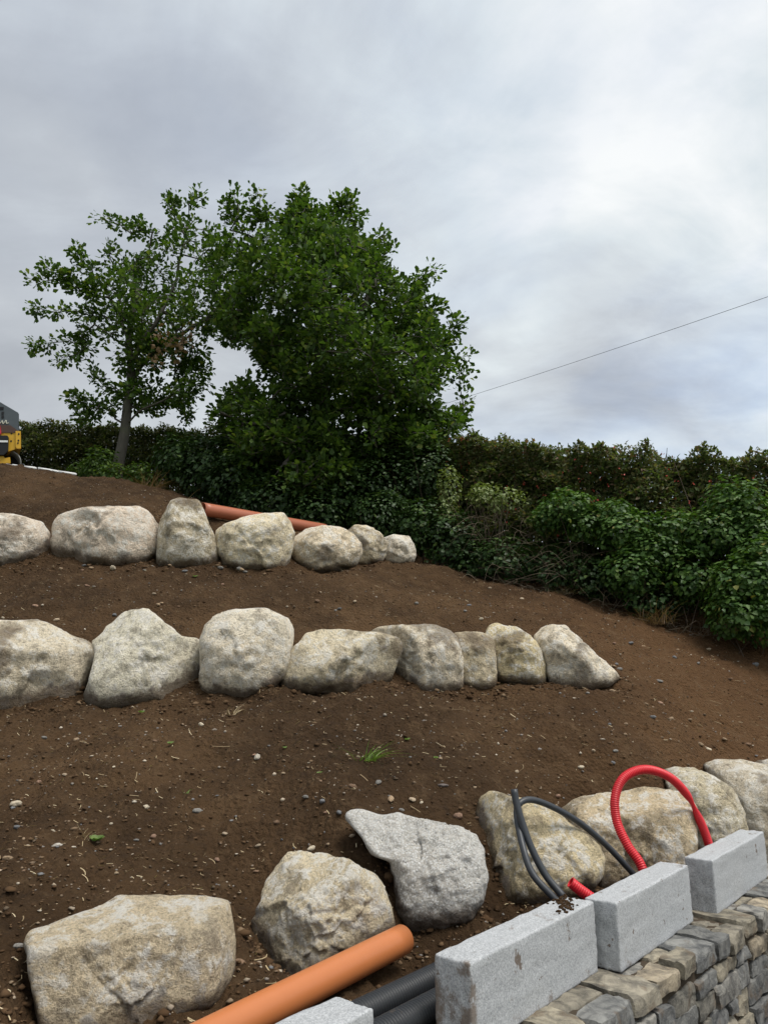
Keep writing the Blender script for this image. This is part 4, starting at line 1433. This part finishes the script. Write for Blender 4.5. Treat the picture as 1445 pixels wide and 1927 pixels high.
shrub('ivy_bush', 'shaded ivy covering the hedge foot behind the dry twigs', [(960, 1050, 70, 45, 9.6, .3), (1060, 1065, 70, 45, 9.35, .3), (1130, 1085, 60, 40, 9.1, .3), (900, 1050, 50, 35, 9.8, .3), (1230, 1130, 60, 35, 8.75, .3)], .05, 1100, DARKLEAF, LEAFW, 62, 24)


def dry_tangle(name, label, boxes, num, mat, seed, cat, length=(.25, .7), rr=(.003, .007)):
    """bare twigs arching through the given patch"""
    rng = np.random.default_rng(seed)
    segs = []
    for i in range(num):
        px, py, rx, ry, Y = boxes[rng.integers(len(boxes))]
        a = at(px + rng.normal() * rx * .6, py + abs(rng.normal()) * ry * .7, Y + rng.normal() * .1)
        g = float(base_height(a[:1], a[1:2])[0])
        a[2] = max(a[2], g)
        d = norm(np.array([rng.normal(), rng.normal() * .5 - .25, rng.uniform(-.25, 1.0)]))
        L = rng.uniform(*length)
        b = a + d * L * .5 + rng.normal(size=3) * .05
        c = a + d * L + np.array([0, 0, -.25 * L]) + rng.normal(size=3) * .06
        P_, _ = resample(catmull([a, b, c], 6), .05)
        r0 = rng.uniform(*rr)
        segs.append(tube(P_, np.linspace(r0, r0 * .4, len(P_)), 4, False))
    V, fs = join(segs)
    C0 = at(boxes[0][0], boxes[0][1], boxes[0][4])
    return put(name, mesh_from(name, V - C0, fs, [mat], True), None, label, cat, loc=tuple(C0))


dry_tangle('dead_brushwood', 'tangle of bare brown twigs below the pale-leaved shrub', [(940, 985, 45, 40, 9.55), (1000, 1000, 50, 40, 9.4), (900, 970, 35, 40, 9.7), (1040, 1060, 50, 25, 9.2), (970, 1060, 45, 25, 9.4), (1080, 1060, 40, 40, 9.1)], 110, TWIG, 71, 'brushwood', (.2, .6), (.002, .0045))
dry_tangle('dead_brushwood', 'dry cut twigs strewn along the soil edge below the hedge', [(950, 1090, 60, 8, 9.5), (1050, 1112, 60, 8, 9.25), (1150, 1140, 50, 8, 8.95), (1240, 1165, 50, 10, 8.65), (1320, 1190, 40, 10, 8.4)], 110, TWIG, 72, 'brushwood', (.12, .4), (.0025, .005))


def grass_tuft(name, label, px, py, Y, num, hgt, mat, seed, spread=.06, wdt=.006, cat='grass'):
    rng = np.random.default_rng(seed)
    C = at(px, py, Y)
    C[2] = float(height(C[:1], C[1:2])[0])
    Vs, Fs = [], []
    o = 0
    for i in range(num):
        a = C + np.array([rng.normal(), rng.normal(), 0]) * spread * .35
        a[2] = C[2] - .005
        d = norm(np.array([rng.normal(), rng.normal(), 1.1]))
        L = hgt * rng.uniform(.5, 1.1)
        bend = np.array([d[0], d[1], -.5]) * L * rng.uniform(.3, 1.0)
        s_ = norm(np.cross(d, [0.3, 0.2, 1]))
        k = 5
        tt = np.linspace(0, 1, k)
        P = a + d * L * tt[:, None] + bend * (tt ** 2)[:, None]
        wdth = wdt * (1 - tt * .9)
        V = np.empty((2 * k, 3))
        V[0::2] = P - s_ * wdth[:, None] / 2
        V[1::2] = P + s_ * wdth[:, None] / 2
        Vs.append(V - C)
        q = np.arange(k - 1) * 2
        Fs.append(np.stack([q, q + 1, q + 3, q + 2], 1) + o)
        o += 2 * k
    return put(name, mesh_from(name, np.vstack(Vs), np.vstack(Fs), [mat], True), None, label, cat, loc=tuple(C))


grass_tuft('dry_grass', 'dry tan grass tuft at the hedge foot left of the right edge ivy', 1235, 1160, 8.55, 130, .42, DRYLEAF, 81, .22, .006)
grass_tuft('dry_grass', 'withered grass clump at the hedge foot below the dry twigs', 1060, 1105, 9.2, 60, .3, STRAW, 82, .2, .005)
grass_tuft('dry_grass', 'reddish brown withered fern at the crest beside the left oak', 285, 912, 11.6, 90, .45, DRYLEAF, 83, .3, .012)
grass_tuft('dry_grass', 'single dry stem leaning over the upper orange pipe', 355, 935, 10.5, 3, .4, STRAW, 84, .05, .006)

# ------------------------------------------------------------------ house and overhead cable far behind the trees
SLATE = mat_plain('roof_slate', (.12, .12, .135), .7, .3, 14, .4, .2)
RENDER_W = mat_plain('cream_render', (.62, .58, .52), .9, .2, 20, .2, .06)
WHITEP = mat_plain('white_paint', (.75, .75, .74), .6, .3, None, 0, .05)
DARKG = mat_plain('dark_glass', (.03, .035, .04), .15, .5, None, 0, .05)
YH = 30.0
hb = at(690, 905, YH)
house = root('house', tuple(hb), 'slate-roofed house glimpsed through the lower branches of the dense oak', 'house')
x0, x1 = at(585, 830, YH)[0], at(748, 830, YH)[0]
ze, zr = at(690, 826, YH)[2], at(690, 782, YH)[2]


def box_mesh(name, lo, hi, mat):
    lo, hi = np.array(lo, float), np.array(hi, float)
    V = np.array([[x, y, z] for x in (lo[0], hi[0]) for y in (lo[1], hi[1]) for z in (lo[2], hi[2])])
    F = np.array([[0, 1, 3, 2], [4, 6, 7, 5], [0, 4, 5, 1], [2, 3, 7, 6], [0, 2, 6, 4], [1, 5, 7, 3]])
    return mesh_from(name, V, F, [mat])


put('wall', box_mesh('wall', (x0, YH, hb[2] - .3), (x1, YH + 7, ze), RENDER_W), house)
V = np.array([(x0 - .3, YH - .4, ze - .1), (x1 + .3, YH - .4, ze - .1), (x1 + .3, YH + 3.5, zr), (x0 - .3, YH + 3.5, zr), (x0 - .3, YH + 7.4, ze - .1), (x1 + .3, YH + 7.4, ze - .1),
              (x0 - .3, YH - .4, ze + .08), (x1 + .3, YH - .4, ze + .08), (x1 + .3, YH + 3.5, zr + .18), (x0 - .3, YH + 3.5, zr + .18), (x0 - .3, YH + 7.4, ze + .08), (x1 + .3, YH + 7.4, ze + .08)])
F = np.array([[6, 7, 8, 9], [9, 8, 11, 10], [0, 3, 2, 1], [3, 4, 5, 2], [0, 1, 7, 6], [4, 10, 11, 5], [1, 2, 8, 7], [2, 5, 11, 8], [0, 6, 9, 3], [3, 9, 10, 4]])
rf = put('roof', mesh_from('roof', V, F, [SLATE]), house)
ch = put('chimney', box_mesh('chimney', (x0 + .2, YH + 3.1, zr - .3), (x0 + .9, YH + 3.9, zr + .7), RENDER_W), None)
ch.parent = rf
for k in range(2):
    wx = x0 + .7 + k * 1.5
    wn = put('window', box_mesh('window', (wx, YH - .05, hb[2] + .5), (wx + .8, YH + .05, ze - .35), WHITEP), house)
    pn = put('pane', box_mesh('pane', (wx + .07, YH - .07, hb[2] + .57), (wx + .73, YH - .045, ze - .42), DARKG), None)
    pn.parent = wn
# gable triangle
V = np.array([(x1, YH, ze), (x1, YH + 7, ze), (x1, YH + 3.5, zr - .05), (x1 - .2, YH, ze), (x1 - .2, YH + 7, ze), (x1 - .2, YH + 3.5, zr - .05)])
put('gable', mesh_from('gable', V, [np.array([[0, 1, 2], [3, 5, 4]]), np.array([[0, 3, 4, 1], [1, 4, 5, 2], [2, 5, 3, 0]])], [RENDER_W]), house)

CABLE = mat_plain('cable_sheath', (.05, .05, .055), .6, .3)
ca, cb = at(735, 791, YH + .2), at(1640, 490, 15.0)
tt = np.linspace(0, 1, 60)[:, None]
CPn = ca + (cb - ca) * tt
CPn[:, 2] -= (4 * tt * (1 - tt))[:, 0] * .10
V, fs = tube(CPn, .0062, 6)
put('overhead_cable', mesh_from('overhead_cable', V - ca, fs, [CABLE], True), None, 'thin black overhead cable slanting across the sky on the right', 'cable', loc=tuple(ca))

# ------------------------------------------------------------------ machine at the left edge of the crest
YM = 12.3
PXM = (YM * CP + (at(0, 830, YM)[2] - EYE) * SP) / F_PX
YEL = mat_plain('yellow_paint', (.62, .36, .03), .55, .4, 25, .15, .12, dirt=((.10, .05, .03), 5, .60))
GREYH = mat_plain('grey_hood_paint', (.075, .09, .10), .5, .4, 25, .1, .12)
RUST = mat_plain('rusty_steel', (.09, .055, .045), .8, .3, 30, .3, .3)
BLK = mat_plain('black_rubber', (.018, .018, .02), .7, .3)
STEEL = mat_plain('drum_steel', (.16, .16, .15), .45, .5, None, 0, .2, .3)
REDL = mat_plain('red_lamp', (.5, .03, .05), .3, .5)
CREAMP = mat_plain('cream_paint', (.5, .5, .42), .6, .3)
mb = at(-40, 874, YM)
mb[2] = float(height(mb[:1], mb[1:2])[0])
mach = root('construction_machine', tuple(mb), 'yellow construction machine with a grey hood and steel drum cut by the left edge', 'machine')


MDIR = np.array([mb[0], mb[1], 0.0]) / np.hypot(mb[0], mb[1])    # the machine stands end-on to the bank


def prism(name, pts, y0, y1, mat, parent=mach, bev=.0):
    """outline in photo pixels at the machine's distance, extruded away"""
    P = np.array([at(a, b, YM) for a, b in pts])
    n = len(P)
    A = P.copy()
    B = P.copy()
    A += MDIR * y0
    B += MDIR * y1
    bm = bmesh.new()
    va = [bm.verts.new(p) for p in A]
    vb = [bm.verts.new(p) for p in B]
    bm.faces.new(va)
    bm.faces.new(vb[::-1])
    for i in range(n):
        j = (i + 1) % n
        bm.faces.new((va[i], vb[i], vb[j], va[j]))
    bmesh.ops.recalc_face_normals(bm, faces=bm.faces[:])
    if bev:
        bmesh.ops.bevel(bm, geom=bm.edges[:], offset=bev, segments=2, affect='EDGES')
    me = bpy.data.meshes.new(name)
    bm.to_mesh(me)
    bm.free()
    me.materials.append(mat)
    o = put(name, me, parent if parent is mach else None)
    if parent is not mach:
        o.parent = parent
    return o


hood = prism('hood', [(-150, 752), (-60, 738), (-25, 743), (0, 755.5), (36.5, 777), (37, 813), (-150, 813)], 0, 1.0, GREYH, bev=.012)
for a, b, c, d in ((-14, 766, 7.5, 768.2), (-14, 769, 7.5, 771.2), (3.5, 775, 8, 780), (3.5, 782, 8, 787)):
    prism('hood_vent', [(a, b), (c, b), (c, d), (a, d)], -.012, .03, BLK, hood)
# the hood's illegible pale script
P, _ = resample(catmull([at(a, b, YM - .01) for a, b in ((-18, 797), (-12, 790), (-8, 798), (-3, 791), (1, 797), (5, 792), (7, 798), (12, 791), (13, 797), (17, 796))], 6), .01)
V, fs = tube(P, .009, 5)
lt = put('hood_script', mesh_from('hood_script', V, fs, [CREAMP], True), None)
lt.parent = hood
prism('rear_band', [(-150, 801), (20, 801), (36, 812), (36, 815), (-150, 815)], -.025, .6, RUST)
chas = prism('chassis', [(-150, 814), (30, 814), (30, 846), (17, 850), (-150, 852)], -.01, .9, YEL, bev=.006)
fl = prism('flange', [(29.5, 812.5), (39.5, 812.5), (40, 846), (32, 846), (29.5, 842)], -.05, .85, YEL, bev=.006)
for a, b, par in ((35.5, 818.5, fl), (35, 830.5, fl), (34, 835.5, fl), (21.5, 830.5, chas), (22, 816, chas)):
    prism('bolt_hole', [(a + 1.6 * math.cos(t), b + 1.8 * math.sin(t)) for t in np.linspace(0, 2 * math.pi, 10, endpoint=False)], -.056 if par is fl else -.016, .0, BLK, par)
pn = prism('black_panel', [(-60, 821), (14, 821), (17, 825), (16, 850), (8, 858), (-60, 858)], -.06, .1, BLK, bev=.006)
prism('white_strip', [(-60, 830), (15, 831), (15, 834.5), (-60, 833.5)], -.07, -.055, WHITEP, pn)
prism('tail_lamp', [(-22, 799), (0, 799), (3, 814), (3, 819), (-22, 819)], -.05, .05, REDL, bev=.008)
prism('drum_bracket', [(-12, 850), (4, 852), (10, 862), (20, 860), (21, 872), (-12, 872)], .0, .12, YEL, bev=.005)
DC = at(13, 873, YM)
th = np.linspace(0, 2 * np.pi, 48, endpoint=False)
ringv = []
RD = 28 * PXM
for rr_, yy in ((RD, 0), (RD, 1.0), (RD - .02, 1.0), (RD - .02, 0)):
    ringv.append(np.stack([DC[0] + rr_ * np.cos(th), np.full(48, YM), DC[2] + rr_ * np.sin(th)], 1) + MDIR * (.03 + yy))
V = np.vstack(ringv)
F = []
for k in range(4):
    for j in range(48):
        F.append([k * 48 + j, k * 48 + (j + 1) % 48, ((k + 1) % 4) * 48 + (j + 1) % 48, ((k + 1) % 4) * 48 + j])
dr = put('drum', mesh_from('drum', V, np.array(F), [STEEL], False), mach)
V = np.vstack([np.stack([DC[0] + (RD - .021) * np.cos(th), np.full(48, YM), DC[2] + (RD - .021) * np.sin(th)], 1) + MDIR * .3])
web = put('drum_web', mesh_from('drum_web', np.vstack([V, [DC + MDIR * .3]]), np.stack([np.arange(48), (np.arange(48) + 1) % 48, np.full(48, 48)], 1), [BLK]), None)
web.parent = dr
prism('rear_frame', [(-150, 850), (-14, 850), (-14, 868), (-150, 868)], .05, .8, BLK)

# white boards edging the crest
for i, (a, b, c, d) in enumerate([(12, 873.5, 19, 874.5), (24, 874.5, 35, 876), (46, 877.3, 66, 879.6), (72, 880.3, 95, 883.6), (96, 884, 107, 885.8), (110, 886.3, 142, 891)]):
    A, B = at(a, b, 11.55), at(c, d, 11.5)
    dvec = norm(B - A)
    upv = np.array([0, 0, 1.0])
    hh, dd = .011, .05
    bk = np.array([-dvec[1], dvec[0], 0])
    V = np.array([A + upv * sz + bk * sy for sy in (0, dd) for sz in (-hh * 2.5, hh)] + [B + upv * sz + bk * sy for sy in (0, dd) for sz in (-hh * 2.5, hh)])
    F = np.array([[0, 1, 3, 2], [4, 6, 7, 5], [0, 4, 5, 1], [2, 3, 7, 6], [0, 2, 6, 4], [1, 5, 7, 3]])
    lab = ['tiny white board end right beside the drum', 'short white board under the drum', 'white edging board just right of the drum', 'longer white edging board in the middle of the crest line', 'short white edging board next to the longest one', 'longest and last white edging board towards the left oak'][i]
    put('edging_board', mesh_from('edging_board', V - A, F, [WHITEP]), None, lab, 'board', 'white boards along the crest', loc=tuple(A))

# ------------------------------------------------------------------ litter on the soil
rng = np.random.default_rng(77)


def soil_points(n, ymin, ymax, power=1.0):
    Y = ymin + (ymax - ymin) * rng.uniform(0, 1, n) ** power
    X = rng.uniform(-1, 1, n) * (Y * .56 + .25)
    nn = X * WN[0] + Y * WN[1]
    pq = np.stack([X, Y], 1) - pa[None, :2]
    pd_ = norm((pb - pa)[:2])
    off = np.abs(pq[:, 0] * pd_[1] - pq[:, 1] * pd_[0])
    ok = (nn < -1.85) & ~((off < .075) & (pq @ pd_ > -.02))
    X, Y = X[ok], Y[ok]
    return X, Y, height(X, Y)


def lumps(name, X, Y, Z, size, flat, mat, kind, label, cat, lvl=1, sink=.3):
    base, Fb = ICO[lvl]
    n = len(X)
    k = len(base)
    jit = 1 + rng.uniform(-.42, .42, (n, k))
    sc = size[:, None] * np.stack([rng.uniform(.7, 1.35, n), rng.uniform(.7, 1.2, n), np.full(n, flat) * rng.uniform(.7, 1.3, n)], 1)
    a = rng.uniform(0, 2 * np.pi, n)
    P = base[None] * jit[:, :, None] * sc[:, None]
    ca_, sa_ = np.cos(a)[:, None], np.sin(a)[:, None]
    x = P[..., 0] * ca_ - P[..., 1] * sa_
    y = P[..., 0] * sa_ + P[..., 1] * ca_
    V = np.stack([x + X[:, None], y + Y[:, None], P[..., 2] + (Z + size * flat * (1 - 2 * sink))[:, None]], -1).reshape(-1, 3)
    F = (Fb[None] + (np.arange(n) * k)[:, None, None]).reshape(-1, 3)
    return put(name, mesh_from(name, V, F, [mat], lvl > 1), None, label, cat, kind=kind)


X, Y, Z = soil_points(22000, 2.2, 11.4, 1.3)
lumps('soil_crumbs', X, Y, Z, np.clip(rng.lognormal(-5.3, .45, len(X)), .0025, .020), .55, CLOD, 'stuff', 'loose crumbs and clods of brown soil over the bank', 'soil')
cr = []
for (_o, _Y, _dep, *_r), _k in BOULDERS:
    _o = np.array(_o, float)
    low = _o[_o[:, 1] > _o[:, 1].min() + .75 * np.ptp(_o[:, 1])]
    for px, py in low:
        for _ in range(26):
            q = at(px + rng.normal() * 14, py + 4, _Y)
            cr.append((q[0], q[1] - rng.uniform(-.05, .45), 0))
cr = np.array(cr)
cr = cr[(cr[:, 0] * WN[0] + cr[:, 1] * WN[1]) < -1.85]
lumps('soil_crumbs', cr[:, 0], cr[:, 1], height(cr[:, 0], cr[:, 1]), np.clip(rng.lognormal(-4.75, .5, len(cr)), .004, .030), .6, CLOD, 'stuff', 'coarser clods of earth heaped against the boulders', 'soil')
X, Y, Z = soil_points(9500, 2.2, 11.0, 1.2)
lumps('gravel', X, Y, Z, np.clip(rng.lognormal(-5.25, .45, len(X)), .0025, .014), .6, PEBBLE, 'stuff', 'fine scattered gravel in the brown soil', 'gravel', 1, .25)

# straw and roots
X, Y, Z = soil_points(3800, 2.2, 11.0, 1.2)
Vs, Fs = [], []
o = 0
for x, y, z in zip(X, Y, Z):
    L = np.clip(rng.lognormal(-3.4, .5), .012, .14)
    a = rng.uniform(0, 2 * np.pi)
    el = rng.uniform(-.1, .5)
    d = np.array([math.cos(a) * math.cos(el), math.sin(a) * math.cos(el), math.sin(el) + .1])
    side = np.array([-math.sin(a), math.cos(a), 0])
    c = side * rng.normal() * L * .18
    tt = np.linspace(-.5, .5, 4)[:, None]
    P = np.array([x, y, z + .004]) + d * L * tt + c * (1 - 4 * tt ** 2)
    wdth = rng.uniform(.0008, .0021)
    V = np.empty((8, 3))
    n_ = np.cross(side, d) * .4 + side
    V[0::2], V[1::2] = P - n_ * wdth, P + n_ * wdth
    Vs.append(V)
    q = np.arange(3) * 2
    Fs.append(np.stack([q, q + 1, q + 3, q + 2], 1) + o)
    o += 8
put('straw_bits', mesh_from('straw_bits', np.vstack(Vs), np.vstack(Fs), [STRAW]), None, 'dry straw and root bits strewn over the soil', 'straw', kind='stuff')

m, k, out = new_mat('single_pebble')
co, oi = obj_coords(k)
n = k.noise(co, 2.2, 6, .65)
PEB1 = finish(m, k, out, k.mix(1.0, oi.outputs['Color'], k.ramp(n, [(.3, (.6, .58, .55)), (.7, (1.15, 1.12, 1.08))]), 'MULTIPLY'), .85, n, .4, .1, .25)
PCOL = {'tan': (.34, .25, .165), 'cream': (.52, .46, .36), 'grey': (.22, .215, .205), 'brown': (.19, .125, .082), 'bluish': (.185, .192, .205), 'reddish': (.30, .195, .14), 'purplish': (.16, .14, .135), 'pale': (.50, .46, .39), 'whitish': (.56, .53, .48), 'light': (.42, .34, .25)}
# single pebbles: those one can pick out, then lookalikes
peb_mesh = []
for k in range(10):
    b, Fb = ICO[3]
    q = b * (1 + .22 * fbm(b * 1.4 + k * 5, 2))[:, None] * np.array([1.25, .9, .62])
    peb_mesh.append(mesh_from('pebble', q, Fb, [PEB1], True))
known = [(30, 1523, 9, 'oval cream pebble on the soil near the left edge'), (107, 1602, 8, 'whitish rounded pebble left of the green seedling'), (861, 1536, 9, 'reddish round pebble above the speckled boulder'),
         (735, 1518, 8, 'tan pebble just above the tail of the speckled boulder'), (776, 1520, 6, 'light tan pebble right of the boulder tail'), (663, 1507, 7, 'brown pebble at the tip of the boulder tail'), (833, 1485, 7, 'dark purplish pebble on the mid slope'),
         (712, 1483, 7, 'flat grey-tan pebble on the mid slope'), (484, 1429, 8, 'pale flat pebble below the round boulder'), (372, 1527, 7, 'grey pebble high above the squared boulder'), (34, 1567, 6, 'bluish pebble near the left edge'),
         (606, 1530, 6, 'bluish pebble left of the boulder tail'), (638, 1547, 6, 'small bluish pebble beside the boulder tail'), (520, 1558, 6, 'brown pebble above the cream boulder'), (586, 1607, 6, 'small pebble perched on the cream boulder'), (12, 1640, 9, 'tan stone at the left edge below the slope'), (35, 1778, 8, 'grey stone beside the squared boulder'), (450, 1838, 12, 'brown stone wedged between the squared and the cream boulder'), (485, 1845, 7, 'pale pebble by the foot of the cream boulder')]


def ground_hit(px, py):
    r_ = ray(px, py)
    lo = 2.0
    Ys = np.linspace(2.0, 13, 1200)
    P = r_[None] * (Ys / r_[1])[:, None]
    hz = base_height(P[:, 0], P[:, 1])
    d = P[:, 2] + EYE - hz
    k = np.where(d < 0)[0]
    k = k[0] if len(k) else len(Ys) - 1
    return P[k, 0], P[k, 1]


prs = random.Random(9)


def pebble(x, y, size, label, group=None):
    col = next((PCOL[w_] for w_ in label.replace('-', ' ').split() if w_ in PCOL), PCOL['tan'])
    _f = prs.uniform(.8, 1.2)
    col = tuple(c * _f for c in col)
    z = float(height(np.array([x]), np.array([y]))[0])
    o_ = put('pebble', prs.choice(peb_mesh), None, label, 'pebble', group or 'single pebbles on the bank', loc=(x, y, z + size * .2), color=col)
    o_.scale = (size * prs.uniform(.85, 1.2), size * prs.uniform(.8, 1.1), size * prs.uniform(.8, 1.2))
    o_.rotation_euler = (prs.uniform(-.3, .3), prs.uniform(-.3, .3), prs.uniform(0, 6.28))
    return o_


for px, py, rp, lab in known:
    x, y = ground_hit(px, py)
    pebble(x, y, rp * y / F_PX * .95, lab)
for name_, lab, reg, num, rp in (
        ('slope', 'small {} pebble loose on the slope between the middle and front boulders', (0, 1360, 1300, 1660), 48, (3.0, 5.5)),
        ('right', 'small {} pebble loose on the bare soil right of the middle row', (1130, 1200, 1440, 1420), 26, (3.5, 5.5)),
        ('upper', 'small {} pebble loose on the soil between the upper and middle boulders', (0, 1085, 1000, 1170), 24, (3.0, 4.5)),
        ('foot', 'small {} stone at the foot of the upper row of boulders', (100, 1066, 560, 1080), 14, (3.5, 6.5))):
    for _ in range(num):
        px, py = prs.uniform(reg[0], reg[2]), prs.uniform(reg[1], reg[3])
        x, y = ground_hit(px, py)
        if x * WN[0] + y * WN[1] > -1.9:
            continue
        pebble(x, y, prs.uniform(*rp) * y / F_PX, lab.format(prs.choice(['tan', 'cream', 'grey', 'brown', 'light tan', 'reddish', 'bluish grey'])), 'loose pebbles ' + {'slope': 'on the main slope', 'right': 'on the right', 'upper': 'on the upper terrace', 'foot': 'at the upper row'}[name_])

# weeds
def tuft_at(name, label, px, py, num, hgt, mat, seed, spread=.05, wdt=.006, cat='weed'):
    x, y = ground_hit(px, py)
    p = np.array([x, y, 0])
    rng_ = np.random.default_rng(seed)
    z = float(height(np.array([x]), np.array([y]))[0])
    rel = np.array([x, y, z])
    return grass_tuft(name, label, *proj(rel), y, num, hgt, mat, seed, spread, wdt, cat)


def proj(P):
    X_, Y_, Z_ = P[0], P[1], P[2] - EYE
    zc_ = Y_ * CP + Z_ * SP
    yc_ = -Y_ * SP + Z_ * CP
    return 722.5 + F_PX * X_ / zc_, 963.5 - F_PX * yc_ / zc_


tuft_at('grass_weed', 'green grass weed growing in the middle of the bare slope', 690, 1432, 26, .20, WEED, 91, .09, .011)
tuft_at('grass_weed', 'sparse green weed on the slope above the squared boulder', 352, 1490, 9, .07, WEED, 92, .05, .006)
tuft_at('dry_grass', 'little tuft of dry stalks beside the green seedling', 160, 1582, 16, .12, STRAW, 93, .06, .003, 'grass')
tuft_at('dry_grass', 'clump of dry roots below the round boulder', 438, 1358, 20, .13, STRAW, 94, .1, .004, 'grass')


def seedling(label, px, py, size, seed, nl=6):
    rng_ = np.random.default_rng(seed)
    x, y = ground_hit(px, py)
    z = float(height(np.array([x]), np.array([y]))[0])
    a = np.linspace(0, 2 * np.pi, nl, endpoint=False) + rng_.uniform(-.3, .3, nl)
    ax = np.stack([np.cos(a), np.sin(a), np.full(nl, .45)], 1)
    V, F = leaves(np.zeros((nl, 3)) + np.array([0, 0, .012]), ax, np.tile([0, -.5, 1.0], (nl, 1)), size * rng_.uniform(.7, 1.1, nl), LEAFW, rng_)
    return put('seedling', mesh_from('seedling', V, F, [WEED]), None, label, 'seedling', 'green seedlings on the bare slope', loc=(x, y, z))


seedling('bright green leafy seedling above the squared boulder', 183, 1587, .045, 1, 7)
seedling('small green seedling left of centre on the slope', 320, 1413, .03, 2, 4)
seedling('small green seedling right of the grass weed', 765, 1392, .03, 3, 3)
seedling('tiny green seedling further right of the grass weed', 820, 1433, .025, 4, 3)
seedling('tiny green seedling left of the grass weed', 535, 1421, .025, 5, 3)
seedling('tiny green seedling in front of the tall tapered boulder', 367, 1087, .045, 6, 3)
seedling('tiny green seedling under the peaked boulder', 266, 1347, .035, 7, 4)
seedling('tiny green seedling near the boulder tail', 600, 1470, .025, 8, 4)
